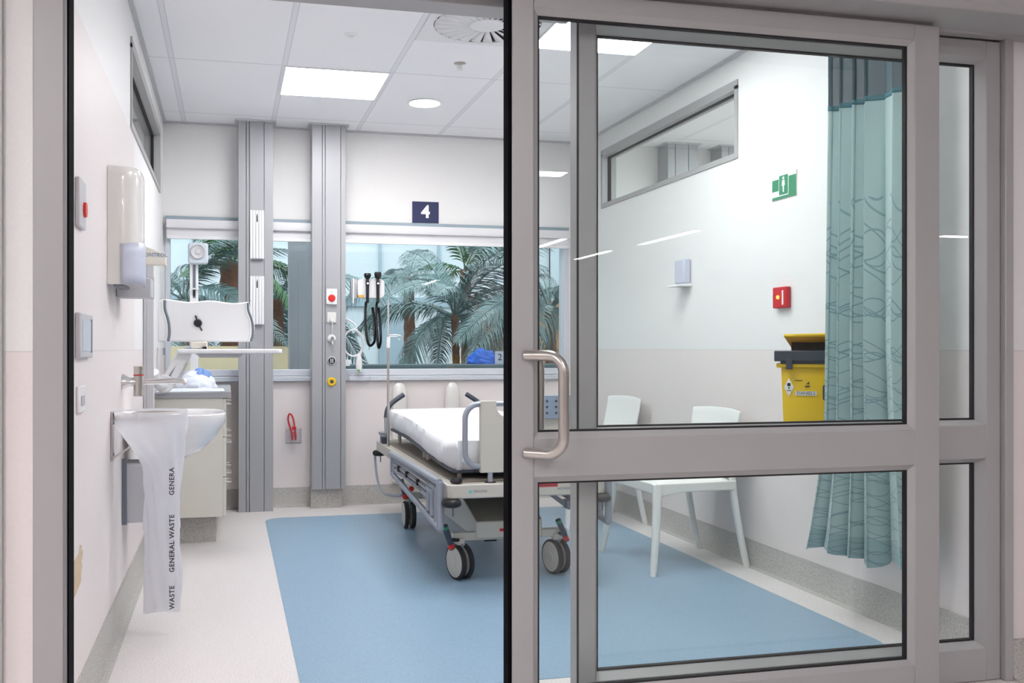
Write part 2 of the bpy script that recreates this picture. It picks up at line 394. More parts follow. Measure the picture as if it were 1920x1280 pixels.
b = MB(); b.prism([(YB - .001, 1.955), (YB - .075, 1.955), (YB - .082, 1.975), (YB - .075, 2.015), (YB - .001, 2.02)], 'x', WX0 + .01, WX1 - .01); b.build('cassette', 'blind_fabric', bl, bev=.003)
box(WX0 + .012, WX1 - .012, YB - .05, YB - .046, 1.90, 1.956).build('fabric', 'blind_fabric', bl)
box(WX0 + .012, WX1 - .012, YB - .055, YB - .040, 1.882, 1.905).build('bottom_rail', 'white_plastic', bl, bev=.003)

# ------------------------------------------------------------------ doors and glazed screen
def leaf(root, x0, x1, y0, y1, ztop, zbot, gx0, gx1, gy, alu='alu'):
    """aluminium leaf with upper and lower pane; sightlines bevel in towards the glass"""
    zs = [(zbot, .128), (.738, .884), (2.10, ztop)]
    b = MB(); bd = .016
    b.box(x0, gx0 - bd, y0, y1, zbot, ztop).build('stile', alu, root, bev=.003)
    MB().box(gx1 + bd, x1, y0, y1, zbot, ztop).build('stile', alu, root, bev=.003)
    for i, (a, c) in enumerate(zs):
        lo = a if i == 0 else a + bd; hi = c if i == 2 else c - bd
        MB().box(gx0 - bd, gx1 + bd, y0, y1, lo, hi).build('rail', alu, root, bev=.002)
    for (pz0, pz1) in ((.128, .738), (.884, 2.10)):
        # bevelled beads, mitred at the corners
        m = MB()
        O = [(gx0 - bd, pz0 - bd), (gx1 + bd, pz0 - bd), (gx1 + bd, pz1 + bd), (gx0 - bd, pz1 + bd)]
        I = [(gx0, pz0), (gx1, pz0), (gx1, pz1), (gx0, pz1)]
        yo, yi = y0 + .002, gy - .010
        for sgn, (ya, yb) in ((1, (yo, yi)), (-1, (y1 - .002, gy + .010))):
            o = [m.bm.verts.new((p[0], ya, p[1])) for p in O]; q = [m.bm.verts.new((p[0], yb, p[1])) for p in I]; t = [m.bm.verts.new((p[0], gy, p[1])) for p in I]
            for k in range(4):
                m._face([o[k], o[(k + 1) % 4], q[(k + 1) % 4], q[k]]); m._face([q[k], q[(k + 1) % 4], t[(k + 1) % 4], t[k]])
        m.build('glazing_bead', alu, root, ang=20)
        g = MB(); e = .0055
        g.box(gx0, gx1, gy - .008, gy + .008, pz0, pz0 + e); g.box(gx0, gx1, gy - .008, gy + .008, pz1 - e, pz1)
        g.box(gx0, gx0 + e, gy - .008, gy + .008, pz0 + e, pz1 - e); g.box(gx1 - e, gx1, gy - .008, gy + .008, pz0 + e, pz1 - e)
        g.build('gasket', 'gasket', root)
        box(gx0 + e, gx1 - e, gy - .003, gy + .003, pz0 + e, pz1 - e).build('glass_pane', 'door_glass', root)

door = thing('door_1', None, None, (1.51, 2.63, 0), kind='structure')
leaf(door, .797, 2.237, 2.60, 2.650, 2.168, .012, .880, 2.128, 2.625)
box(.786, .797, 2.602, 2.648, .012, 2.168).build('edge_seal', 'seal_black', door)
for sgn, nm, y0 in ((-1, 'pull_handle', 2.60), (1, 'pull_handle', 2.65)):
    x0, x1 = .838, .925
    y1 = y0 + sgn * .082
    p = []
    def arc(cz, up):
        q = []
        for k in range(9):
            a = k / 8 * PI / 2; r = .05
            q.append((1 - (r / .12) * (1 - math.sin(a)), cz + up * r * (1 - math.cos(a))))
        return q
    zt, zb = 1.108, .826
    top = [(0, zt)] + arc(zt, -1); bot = [(0, zb)] + arc(zb, 1)
    pts = [(x0 + (x1 - x0) * t, y0 + (y1 - y0) * t, z) for t, z in top] + [(x0 + (x1 - x0) * t, y0 + (y1 - y0) * t, z) for t, z in bot[::-1]]
    h = MB().tube(pts, .0155, 16)
    h.build(nm, 'steel', door)

scr = thing('window_4', None, None, (1.8, 2.74, 0), kind='structure')
leaf(scr, 1.040, 2.565, 2.70, 2.775, 2.172, .002, 1.112, 2.492, 2.745)
box(1.036, 1.040, 2.701, 2.708, .01, 2.14).build('gasket', 'gasket', scr)
b = MB(); b.box(2.567, 2.60, 2.68, 2.80, 0, 2.24).build('frame_jamb', 'alu', scr, bev=.003)

jamb = thing('door_frame', None, None, (-.465, 2.74, 0), kind='structure')
b = MB(); b.box(-.509, -.430, 2.695, 2.80, 0, 2.24); b.build('jamb', 'alu', jamb, bev=.003)
MB().box(-.4305, -.425, 2.69, 2.76, 0, 2.24).build('jamb_lip', 'alu_dark', jamb)
MB().box(-.430, -.421, 2.712, 2.80, .0, 2.147).build('brush_seal', 'seal_black', jamb)
b = MB(); b.box(-.430, 1.036, 2.70, 2.80, 2.147, 2.24); b.box(1.036, 2.60, 2.735, 2.80, 2.160, 2.24); b.build('head', 'alu', jamb, bev=.003)
b = MB(); b.prism([(2.472, 2.20), (2.49, 2.182), (2.66, 2.182), (2.66, 2.176), (2.70, 2.176), (2.70, 2.52), (2.50, 2.52), (2.472, 2.49)], 'x', -.62, 3.1)
b.build('track_pelmet', 'alu', jamb, bev=.006)
MB().box(-.40, 2.22, 2.612, 2.638, 2.168, 2.184).build('track', 'alu_dark', jamb)

# ------------------------------------------------------------------ ceiling fittings
def panel_light(x, y, sx, sy, m, label, group, name='ceiling_panel_light'):
    r = thing(name, label, 'ceiling light', (x, y, ZC), group)
    b = MB(); f = .009; z0, z1 = ZC - .006, ZC
    b.box(x - sx, x + sx, y - sy, y - sy + f, z0, z1); b.box(x - sx, x + sx, y + sy - f, y + sy, z0, z1); b.box(x - sx, x - sx + f, y - sy + f, y + sy - f, z0, z1); b.box(x + sx - f, x + sx, y - sy + f, y + sy - f, z0, z1)
    b.build('frame', 'white_plastic', r)
    box(x - sx + f, x + sx - f, y - sy + f, y + sy - f, ZC - .004, ZC - .001).build('diffuser', m, r)
    return r
panel_light(.605, 5.60, .298, .298, 'panel_light', 'square recessed ceiling light over the head end of the bay near the grey columns', 'square ceiling lights')
panel_light(1.83, 4.39, .298, .298, 'panel_light', 'square recessed ceiling light beside the round air vent seen through the door glass', 'square ceiling lights')
panel_light(1.21, 3.20, .298, .298, 'panel_light', 'unseen square ceiling light added nearest the doorway to brighten curtain and left wall', 'square ceiling lights')  # out-of-view panel added to brighten the curtain and left wall
dl = thing('round_downlight', 'round recessed downlight glowing in a ceiling tile', 'ceiling light', (1.225, 5.9, ZC))
MB().lathe([(.098, 0), (.112, -.001), (.112, -.006), (.100, -.008), (.096, -.004), (.096, 0)], (1.225, 5.9, ZC)).build('trim_ring', 'white_plastic', dl)
MB().lathe([(0, -.0045), (.096, -.0045), (.096, -.001), (0, -.001)], (1.225, 5.9, ZC)).build('diffuser', 'down_light', dl)
sp = thing('sprinkler_head', 'small chrome fire sprinkler head hanging from the ceiling tile', 'sprinkler', (1.245, 5.04, ZC))
MB().lathe([(0, 0), (.034, 0), (.034, -.003), (.016, -.008), (0, -.008)], (1.245, 5.04, ZC)).build('cover_plate', 'steel', sp)
b = MB(); b.tube([(1.245, 5.04, ZC - .006), (1.245, 5.04, ZC - .03)], .006, 10); b.lathe([(0, -.034), (.015, -.033), (.015, -.031), (0, -.03)], (1.245, 5.04, ZC)); b.tube([(1.235, 5.04, ZC - .006), (1.232, 5.04, ZC - .02), (1.24, 5.04, ZC - .031)], .002, 6); b.tube([(1.255, 5.04, ZC - .006), (1.258, 5.04, ZC - .02), (1.25, 5.04, ZC - .031)], .002, 6)
b.build('nozzle', 'chrome', sp)
tag(MB().lathe([(0, 0), (.034, 0), (.034, -.004), (.028, -.007), (.014, -.008), (.012, -.013), (0, -.014)], (.60, 4.70, ZC)).build('ceiling_sensor', 'white_plastic', origin=(.60, 4.70, ZC)), 'small white round sensor on the ceiling tile left of the air vent', 'sensor')
vx, vy = 1.225, 4.40
vt = thing('swirl_air_vent', 'white swirl air diffuser with radial blades set in a ceiling tile', 'air vent', (vx, vy, ZC))
# plate with a round opening
b = MB(); n = 48; R = .262; h_ = .298
outer = []
for k in range(n):
    a = 2 * PI * k / n; cx_, sy_ = math.cos(a), math.sin(a); q = h_ / max(abs(cx_), abs(sy_)); outer.append((vx + cx_ * q, vy + sy_ * q))
vo = [b.bm.verts.new((x, y, ZC - .006)) for x, y in outer]; vi = [b.bm.verts.new((vx + R * math.cos(2 * PI * k / n), vy + R * math.sin(2 * PI * k / n), ZC - .006)) for k in range(n)]
vd = [b.bm.verts.new((vx + R * math.cos(2 * PI * k / n), vy + R * math.sin(2 * PI * k / n), ZC - .0005)) for k in range(n)]; ve = [b.bm.verts.new((x, y, ZC - .0005)) for x, y in outer]
for k in range(n):
    j = (k + 1) % n; b._face([vo[k], vo[j], vi[j], vi[k]]); b._face([vi[k], vi[j], vd[j], vd[k]]); b._face([vo[k], vo[j], ve[j], ve[k]])
b.build('face_plate', 'white_plastic', vt)
MB().lathe([(0, -.001), (R, -.001), (R, -.0005), (0, -.0005)], (vx, vy, ZC), n=48).build('dark_opening', 'void_dark', vt)
MB().lathe([(0, -.016), (.075, -.015), (.088, -.010), (.088, -.004), (0, -.004)], (vx, vy, ZC), n=32).build('hub', 'white_plastic', vt)
for k in range(24):
    a = 2 * PI * k / 24; b = MB()
    r0, r1 = .085, .258; w0, w1 = .0105, .030
    d = Vector((math.cos(a), math.sin(a), 0)); t = Vector((-math.sin(a), math.cos(a), 0)); c = Vector((vx, vy, ZC))
    v = [c + d * r0 - t * w0 + Vector((0, 0, -.012)), c + d * r1 - t * w1 + Vector((0, 0, -.012)), c + d * r1 + t * w1 * .75 + Vector((0, 0, -.002)), c + d * r0 + t * w0 + Vector((0, 0, -.004))]
    b._face([b.bm.verts.new(p) for p in v]); b.build('blade', 'white_plastic', vt, solid=.0012)
# neighbour bay fittings seen through the high windows
panel_light(4.3, 4.4, .298, .298, 'panel_light', 'square recessed ceiling light of the neighbouring bay beyond the high window', 'square ceiling lights of the next bays')
panel_light(-2.0, 4.4, .298, .298, 'panel_light', 'square recessed ceiling light of the neighbouring bay behind the towel dispenser wall', 'square ceiling lights of the next bays')
sd = thing('smoke_detector', 'white round smoke detector on the ceiling beyond the high window', 'smoke detector', (3.30, 5.05, ZC))
MB().lathe([(0, 0), (.06, 0), (.06, -.014), (.05, -.02), (.034, -.022), (.03, -.034), (.018, -.038), (0, -.038)], (3.30, 5.05, ZC), n=28).build('housing', 'white_plastic', sd)
MB().lathe([(.031, -.026), (.0325, -.026), (.0325, -.032), (.031, -.032)], (3.30, 5.05, ZC), n=28).build('vent_ring', 'grey_plastic', sd)

panel_light(4.3, 5.6, .298, .298, 'panel_light', 'square ceiling light added deep in the neighbouring bay to brighten the high window', 'square ceiling lights of the next bays')  # added panel, brightens what shows through the right high window
panel_light(4.9, 3.3, .298, .298, 'panel_light', 'square ceiling light added near the front to brighten the neighbouring bay', 'square ceiling lights of the next bays')  # another added panel to lift the next bay
panel_light(3.6, 4.7, .298, .298, 'panel_light', 'square ceiling light added just beyond the right wall to brighten the next bay', 'square ceiling lights of the next bays')  # added close behind the wall for more light in the next bay
panel_light(-2.0, 5.6, .298, .298, 'panel_light', 'square ceiling light added to brighten the bay behind the cabinet wall', 'square ceiling lights of the next bays')  # added panel, lightens the left high window
# hall lights (also seen mirrored in the glazing)
hl = 'long ceiling light of the hall behind the viewer'
for i, (x, y, sx, sy, ms) in enumerate([(2.35, -2.8, .62, .13, 1), (6.1, -7.0, .07, .8, 1), (6.0, -9.7, .07, .8, 1), (4.7, -8.3, .07, .8, 1), (10.0, -5.8, .3, .12, 1),
                                        (-1.2, .4, .298, .298, 1), (1.3, -.3, .298, .298, 1), (-3.4, 1.2, .298, .298, 1), (-2.2, -3.2, .298, .298, 1), (-1.6, -5.6, .298, .298, 1), (8.5, .8, .298, .298, 1)]):
    lab = hl if i < 5 else 'square ceiling light of the hall behind the viewer'
    panel_light(x, y, sx, sy, 'hall_light', lab, 'long hall ceiling lights' if i < 5 else 'square hall ceiling lights', 'hall_ceiling_light')

# ------------------------------------------------------------------ service columns and their fittings
def service_column(x0, x1, z0, label, grooves):
    y0 = YB - .175
    r = thing('service_column', label, 'column', ((x0 + x1) / 2, YB - .09, 0), 'grey service columns')
    gx = [x0] + [g for pair in grooves for g in pair] + [x1]
    b = MB(); poly = [(x0, YB - .002), (x0, y0)]
    for a, c in grooves: poly += [(a, y0), (a, y0 + .012), (c, y0 + .012), (c, y0)]
    poly += [(x1, y0), (x1, YB - .002)]
    b.prism(poly, 'z', z0, ZC - .004); b.build('body', 'column_grey', r, bev=.002)
    b = MB(); k = .022; b.box(x0 - k, x1 + k, y0 - k, YB - .002, ZC - .010, ZC - .001); b.build('ceiling_collar', 'pale_grey', r)
    if z0 > .05: MB().box(x0 - .004, x1 - .02, y0 + .045, YB - .002, .0, z0).build('plinth', 'skirting_vinyl', r)
    return r
service_column(.068, .303, .0, 'grey aluminium service column carrying two white mounting rails', [(.118, .123), (.139, .144), (.240, .243)])
service_column(.571, .806, .14, 'grey aluminium service column with the red call button', [(.640, .644), (.660, .664), (.770, .773)])
service_column(3.27, 3.52, .0, 'grey service column of the neighbouring bay, left one seen through the high window', [(3.33, 3.334), (3.44, 3.444)])
service_column(3.72, 3.96, .0, 'grey service column of the neighbouring bay, right one seen through the high window', [(3.78, 3.784), (3.89, 3.894)])
yc = YB - .175
def mount_rail(z0, z1, label):
    r = thing('mounting_rail', label, 'rail', (.193, yc, z0), 'white mounting rails')
    b = MB(); b.box(.145, .242, yc - .006, yc, z0, z1); b.build('back_plate', 'pale_grey', r, bev=.001)
    b = MB()
    for xa, xb_ in ((.147, .162), (.166, .182), (.186, .203), (.207, .222), (.226, .241)): MB().box(xa, xb_, yc - .012 if abs(xa - .194) < .02 else yc - .009, yc - .005, z0 + .004, z1 - .003).build('slat', 'white_plastic', r, bev=.0015)
    c = MB(); zz = z1 - .055
    c.prism([(.1895, zz - .028), (.1985, zz - .028), (.1985, zz + .012), (.194, zz + .034), (.1895, zz + .012)], 'y', yc - .0130, yc - .0115); c.build('keyhole_slot', 'void_dark', r)
    for zz in (z0 + .5 * (z1 - z0), z1 - .02):
        for x in (.151, .236): MB().lathe([(0, .0), (.003, 0), (.003, .002), (0, .0025)], (x, yc - .009, zz), RX(PI / 2), 10).build('screw', 'pale_grey', r)
    MB().box(.155, .232, yc - .02, yc - .0, z0 - .008, z0 - .002).build('end_stop', 'grey_plastic', r)
mount_rail(1.742, 2.08, 'upper of the two white slotted mounting rails on the column')
mount_rail(1.288, 1.626, 'lower of the two white slotted mounting rails on the column')
cb = thing('call_button', 'white wall plate with a red push button on the grey column', 'call button', (.705, yc, 1.433))
box(.668, .744, yc - .022, yc, 1.433, 1.545).build('plate', 'white_plastic', cb, bev=.006)
MB().lathe([(0, .012), (.020, .011), (.025, .006), (.026, 0), (0, 0)], (.706, yc - .022, 1.478), RX(PI / 2), 28).build('button', 'red_plastic', cb)
MB().box(.700, .712, yc - .0235, yc - .0225, 1.518, 1.526).build('symbol', 'pale_grey', cb)
oc = thing('cord_outlet', 'white socket plate with a hanging plugged cord on the grey column', 'socket', (.705, yc, 1.306))
box(.674, .738, yc - .012, yc, 1.306, 1.380).build('plate', 'white_gloss', oc, bev=.004)
MB().tube([(.706, yc - .012, 1.328), (.706, yc - .04, 1.326)], .013, 14).build('plug', 'white_plastic', oc)
MB().tube([(.706, yc - .038, 1.322), (.707, yc - .045, 1.29), (.706, yc - .04, 1.225)], .0035, 8, 2).build('cord', 'pale_grey', oc)
gr = thing('vacuum_outlet', 'white and chrome medical suction outlet under the socket', 'gas outlet', (.705, yc, 1.195))
MB().lathe([(.028, 0), (.028, .012), (.02, .018), (0, .018)], (.707, yc, 1.197), RX(PI / 2), 24).build('body', 'white_plastic', gr)
MB().tube([(.707, yc - .018, 1.197), (.707, yc - .055, 1.197)], .012, 14).build('spigot', 'chrome', gr)
MB().tube([(.690, yc - .03, 1.192), (.724, yc - .03, 1.192)], .008, 10).build('wing', 'white_plastic', gr)
MB().tube([(.707, yc - .04, 1.19), (.709, yc - .04, 1.155)], .008, 10).build('nozzle', 'pale_grey', gr)
g2 = thing('gas_outlet', 'black faced round medical gas outlet with white centre bars', 'gas outlet', (.705, yc, 1.04))
MB().lathe([(.030, 0), (.030, .008), (.026, .012), (0, .012)], (.707, yc, 1.04), RX(PI / 2), 28).build('rim', 'pale_grey', g2)
MB().lathe([(.024, .0122), (.012, .0125), (0, .013)], (.707, yc, 1.04), RX(PI / 2), 24).build('face', 'black_plastic', g2)
MB().box(.698, .703, yc - .019, yc - .012, 1.025, 1.055).box(.711, .716, yc - .019, yc - .012, 1.025, 1.055).build('bars', 'white_plastic', g2)
g3 = thing('oxygen_outlet', 'yellow round medical air outlet low on the grey column', 'gas outlet', (.705, yc, .893))
MB().lathe([(.031, 0), (.031, .010), (.025, .016), (.014, .016), (.013, .009), (0, .009)], (.707, yc, .893), RX(PI / 2), 28).build('rim', 'yellow_plastic', g3)
MB().lathe([(.0125, .0095), (0, .012)], (.707, yc, .893), RX(PI / 2), 16).build('socket', 'charcoal', g3)

# number sign
sg = thing('number_sign', 'navy blue square sign with a white 4 on the back wall', 'sign', (1.416, YB, 2.13))
box(1.317, 1.515, YB - .006, YB, 2.050, 2.206).build('plate', 'navy', sg)
MB().text('4', .125, (1.416, YB - .0075, 2.128), (1, 0, 0), (0, 0, 1), .0008, bold=.035).build('numeral', 'white_ink', sg, flat=True)

# otoscope set on the window
yo = YB - .07
ot = thing('otoscope_set', 'white wall unit with two black otoscope handles and coiled cords', 'otoscope set', (.98, yo, 1.47))
b = MB(); b.prism(rrect(.90, 1.095, 1.485, 1.625, .03), 'y', yo - .035, yo + .03); b.build('housing', 'white_plastic', ot, bev=.006)
MB().box(.855, .90, yo - .01, yo + .05, 1.485, 1.62).build('mount', 'pale_grey', ot, bev=.004)
MB().box(.860, .872, yo - .06, yo - .03, 1.445, 1.625).build('probe_cover_tube', 'white_plastic', ot, bev=.004)
MB().box(.905, .945, yo - .037, yo - .035, 1.492, 1.508).build('warning_sticker', 'orange', ot, label='orange warning sticker')
for x, zt in ((.968, 1.662), (1.043, 1.672)):
    MB().lathe([(0, 1.45), (.011, 1.45), (.012, 1.56), (.014, 1.60), (.010, 1.62), (.022, 1.632), (.027, zt - .014), (.022, zt), (0, zt)], (x, yo - .055, 0), n=16).build('instrument', 'black_plastic', ot, label='black instrument handle')
    MB().tube([(x, yo - .05, 1.58), (x, yo - .07, 1.59)], .006, 8).build('collar', 'chrome', ot)
def cord(x, dx, zb):
    P = [(x, yo - .055, 1.46), (x - .008, yo - .055, 1.36), (x + .002, yo - .05, 1.22), (x + .012 + dx * .3, yo - .05, zb), (x + .03 + dx, yo - .05, zb + .03), (x + .035 + dx, yo - .045, 1.20), (x + .03 + dx, yo - .04, 1.32), (x + .02 + dx, yo - .03, 1.42)]
    pts = [Vector(p) for p in P]
    for _ in range(3):
        q = [pts[0]]
        for a, c in zip(pts, pts[1:]): q += [a.lerp(c, .25), a.lerp(c, .75)]
        q.append(pts[-1]); pts = q
    # ribbed like a tightly coiled cord
    fine = []
    for a, c in zip(pts, pts[1:]):
        for k in range(4): fine.append(a.lerp(c, k / 4))
    R = [.0105 if i % 2 else .0085 for i in range(len(fine))]
    MB().tube(fine, R, 8).build('coiled_cord', 'black_plastic', ot)
cord(.958, .03, 1.135); cord(1.036, -.005, 1.12)

# nurse call handset and its coiled cable
nh = thing('nurse_call_handset', 'white nurse call handset hanging by a looped white cable', 'call handset', (.87, YB - .06, 1.05))
ring = [(.875 + .072 * math.cos(a), YB - .06, 1.165 + .095 * math.sin(a)) for a in [math.radians(90 + k * 15) for k in range(0, 25)]]
MB().tube([(.812, YB - .06, 1.34), (.85, YB - .06, 1.325), (.888, YB - .06, 1.30), (.90, YB - .06, 1.27), (.875, YB - .06, 1.26)] + ring + [(.91, YB - .055, 1.245), (.945, YB - .055, 1.19), (.94, YB - .055, 1.12), (.93, YB - .055, 1.085)], .0065, 10, 2).build('cable', 'white_plastic', nh)
MB().lathe([(0, .95), (.014, .955), (.022, .975), (.024, 1.02), (.017, 1.07), (.01, 1.09), (0, 1.09)], (.916, YB - .06, 0), n=16, sy=.6).build('handset', 'white_plastic', nh)
MB().lathe([(0, .962), (.011, .963), (.011, .975), (0, .976)], (.912, YB - .075, 0), n=12).build('button', 'green_led', nh)
MB().box(.812, .85, YB - .07, YB - .055, 1.0, 1.045).build('plug', 'white_plastic', nh, bev=.003)
MB().tube([(.83, YB - .05, .96), (.85, YB - .05, .90), (.90, YB - .045, .855), (.97, YB - .045, .862), (1.01, YB - .045, .90), (.985, YB - .05, .94)], .002, 6, 3).build('thin_wire', 'pale_grey', nh)

# wall buffers behind the bed head
for x, lab in ((1.216, 'white round topped bed buffer on the back wall, left of the pair'), (1.612, 'white round topped bed buffer on the back wall, right of the pair')):
    m = MB(); r_ = .055
    m.lathe([(0, .878), (.018, .875), (.034, .862), (.046, .84), (.052, .81), (.055, .77), (.055, .16), (.03, .14), (0, .14)], (x, YB - .035, 0), n=28, sy=.6)
    tag(m.build('bed_buffer', 'white_gloss', origin=(x, YB - .035, .14)), lab, 'wall buffer', 'white bed buffers')
# socket panel on the wall, right of the bed head
# red-handled item holder between the columns
cup = thing('clear_holder', 'small clear plastic wall cup between the two grey columns', 'holder', (.45, YB - .04, .455))
MB().prism(rrect(.395, .505, YB - .085, YB - .004, .02), 'z', .455, .46).build('base', 'clear_plastic', cup)
m = MB()
m.grid(lambda u, v: (lambda p: (p[0], p[1], .458 + v * .10))(rrect(.395, .505, YB - .085, YB - .004, .02)[int(round(u * 28)) % 28]), 28, 1, closed=True); m.build('cup', 'clear_plastic', cup)
rc = thing('red_tubing_clamp', 'looped red tubing clamp standing in the clear wall cup', 'clamp', (.452, YB - .045, .47))
MB().tube([(.445, YB - .045, .475), (.438, YB - .045, .53), (.42, YB - .045, .59), (.411, YB - .045, .625), (.418, YB - .045, .662), (.433, YB - .045, .662), (.448, YB - .045, .635), (.456, YB - .045, .595), (.458, YB - .045, .56), (.466, YB - .045, .53), (.466, YB - .045, .475)], .006, 8, 2).build('loop', 'red_sign', rc)
m = MB().box(.440, .470, YB - .055, YB - .035, .548, .572); [m.box(.434 + k * .0015, .474 - k * .0015, YB - .053, YB - .037, .50 + k * .014, .507 + k * .014) for k in range(3)]
m.build('jaw', 'red_sign', rc, bev=.002)

# ------------------------------------------------------------------ trolley bed
BX0, BX1, BY0, BY1 = .985, 1.765, 4.22, 6.38
bed = thing('hospital_trolley_bed', 'beige hospital trolley bed with grey rails standing on the blue floor', 'bed', (1.375, 5.3, 0))
# rectangular base frame of the deck
b = MB(); b.prism([(BX0 + .02, BY0), (BX1 - .02, BY0), (BX1, BY0 + .02), (BX1, BY1 - .02), (BX1 - .02, BY1), (BX0 + .02, BY1), (BX0, BY1 - .02), (BX0, BY0 + .02)], 'z', .432, .498)
b.build('deck_frame', 'bed_beige', bed, bev=.006)
MB().box(BX0 + .045, BX1 - .045, BY0 + .06, BY1 - .05, .498, .506).build('deck_plate', 'bed_deck', bed)
# raised mattress platform and its supports
m = MB()
def plat(u, v):
    y = 4.35 + 1.79 * u; g = max(0, min(1, (5.75 - y) / 1.3)); g = g * g * (3 - 2 * g)
    return (1.045 + .66 * v, y, .592 - .052 * g)
m.grid(plat, 24, 2); m.build('mattress_platform', 'charcoal', bed, solid=.014, ang=60)
for x in (1.09, 1.66):
    for y in (4.42, 5.15, 5.24, 6.05): MB().tube([(x, y, .50), (x, y, .535 if y < 4.6 else .562 if y < 5.3 else .585)], .012, 10).build('platform_post', 'bed_beige', bed)
# mattress under its sheet
def mattress(u, v):
    # v 0..1 around cross-section from lower left over the top to lower right, u along the bed
    W0, W1, L0, L1 = 1.035, 1.715, 4.325, 6.14; zb, zt, r = .592, .728, .055
    return W0, W1, L0, L1, zb, zt, r
m = MB(); NU, NV = 64, 44
def shp(u, v):
    W0, W1, L0, L1, zb, zt, r = mattress(0, 0)
    # superellipse pillow form: top grid with sides dropping
    a = (u * 2 - 1); c = (v * 2 - 1)
    ex = abs(a) ; ey = abs(c)
    k = .86
    sx = min(ex / k, 1) * (1 if a >= 0 else -1); sy = min(ey / k, 1) * (1 if c >= 0 else -1)
    dx = max(0, (ex - k) / (1 - k)); dy = max(0, (ey - k) / (1 - k)); d = max(dx, dy)
    hx, hy = (W1 - W0) / 2, (L1 - L0) / 2; cx0, cy0 = (W0 + W1) / 2, (L0 + L1) / 2
    # rounded plan corners
    px = sx * hx; py = sy * hy; rc = .07
    qx = max(0, abs(px) - (hx - rc)); qy = max(0, abs(py) - (hy - rc)); q = math.hypot(qx, qy)
    if q > rc: px = math.copysign(hx - rc + qx / q * rc, px); py = math.copysign(hy - rc + qy / q * rc, py)
    y = cy0 + py; x = cx0 + px
    near = max(0, 1 - (y - L0) / .75); edge_in = .012 if d < .02 and (ex > k - .05 or ey > k - .05) else 0
    s_ = math.sin(d * PI / 2)
    fold = .012 * noise.noise(Vector((y * 8, 3, d * 2))) * d * (0.5 + near)
    foldx = (.010 * math.sin(x * 48 + 2) + .006 * math.sin(x * 90)) * d
    z = zt - edge_in * .5 - (zt - zb) * (d ** 1.25)
    nx = math.copysign(1, px) if dx > 0 else 0; ny = math.copysign(1, py) if dy > 0 else 0
    x += nx * (fold + .012 * math.sin(d * PI)); y += ny * (foldx + .012 * math.sin(d * PI))
    if d > .8: x -= nx * .03 * (d - .8) / .2; y -= ny * .03 * (d - .8) / .2
    z += .0025 * math.sin(x * 7) * math.sin(y * 5) * (1 - d)
    g = max(0, min(1, (5.75 - y) / 1.3)); g = g * g * (3 - 2 * g); z -= .042 * g + .014 * g * d
    wr = 1.1 * noise.noise(Vector((y * 15 + z * 26, x * 6, y * 1.5))) + .5 * noise.noise(Vector((y * 34 + z * 50, x * 12, 4)))
    x += nx * .026 * wr * math.sin(d * PI * .85) * (.45 + near); y -= abs(ny) * .016 * math.sin(x * 55 + z * 40) * math.sin(d * PI * .9)
    z += .006 * max(0, near) * math.sin(x * 38 + y * 30) * max(0, 1 - abs(ey - .86) * 9)
    return (x, y, z)
m.grid(shp, NU, NV); m.build('mattress', 'sheet', bed, ang=60)
# footboard: rounded tube loop, beige panel with a hand opening
fy = 4.262
fx0, fx1, fz0, fz1 = 1.078, 1.672, .574, .868
loop = [(x, fy, z) for x, z in rrect(fx0, fx1, fz0, fz1, .07, 8)]; loop.append(loop[0])
MB().tube(loop, .0135, 14).build('footboard_tube', 'tube_grey', bed)
out = [(1.150, .545), (1.600, .545), (1.600, .882), (1.515, .882)]
hole = [(1.515 - .0 + .0, .84)]
arc_ = [(1.375 + .148 * math.cos(math.radians(a)), .855 + .075 * math.sin(math.radians(a))) for a in range(-0, -181, -15)]
out += arc_ + [(1.227, .882), (1.150, .882)]
MB().prism(out, 'y', fy - .014, fy + .018).build('footboard_panel', 'bed_beige', bed, bev=.003)
for x in (1.20, 1.55): MB().tube([(x, fy, .498), (x, fy, .56)], .0125, 12).build('footboard_post', 'tube_grey', bed); MB().lathe([(0, .004), (.026, .003), (.028, 0), (0, 0)], (x, fy, .498), n=18).build('post_collar', 'black_plastic', bed)
cp = MB().prism(rrect(1.415, 1.69, .795, .905, .012), 'y', fy - .032, fy - .018).build('control_panel', 'panel_blue', bed, bev=.002)
for i in range(5):
    for j in range(3): MB().lathe([(0, .002), (.006, .001), (.006, 0), (0, 0)], (1.47 + i * .045, fy - .032, .822 + j * .028), RX(PI / 2), 12).build('button', 'charcoal', cp)
# end beam lettering, logo and red stickers
m = MB().text('TRAUMA', .017, (1.140, BY0 - .0006, .464), (1, 0, 0), (0, 0, 1), .0005); m.build('model_lettering', 'grey_plastic', bed, flat=True)
MB().prism([(1.083, .457), (1.098, .457), (1.103, .470), (1.088, .470)], 'y', BY0 - .001, BY0).build('logo_mark', 'teal_ink', bed)
MB().text('HOWARD WRIGHT', .018, (1.598, BY0 - .0006, .464), (1, 0, 0), (0, 0, 1), .0005).build('maker_lettering', 'grey_plastic', bed, flat=True)
def sticker(x0, x1, y, z0, z1):
    s_ = box(x0, x1, y - .0008, y, z0, z1).build('red_sticker', 'red_sign', bed, label='red sticker')
    m = MB(); x = x0 + .01
    while x < x1 - .012: m.box(x, x + .006, y - .0012, y - .0008, z0 + .004, z1 - .004); x += .0105
    m.build('print', 'dark_ink', s_)
sticker(1.290, 1.325, BY0 - .0002, .468, .482); sticker(1.40, 1.52, BY0 - .0002, .474, .490)
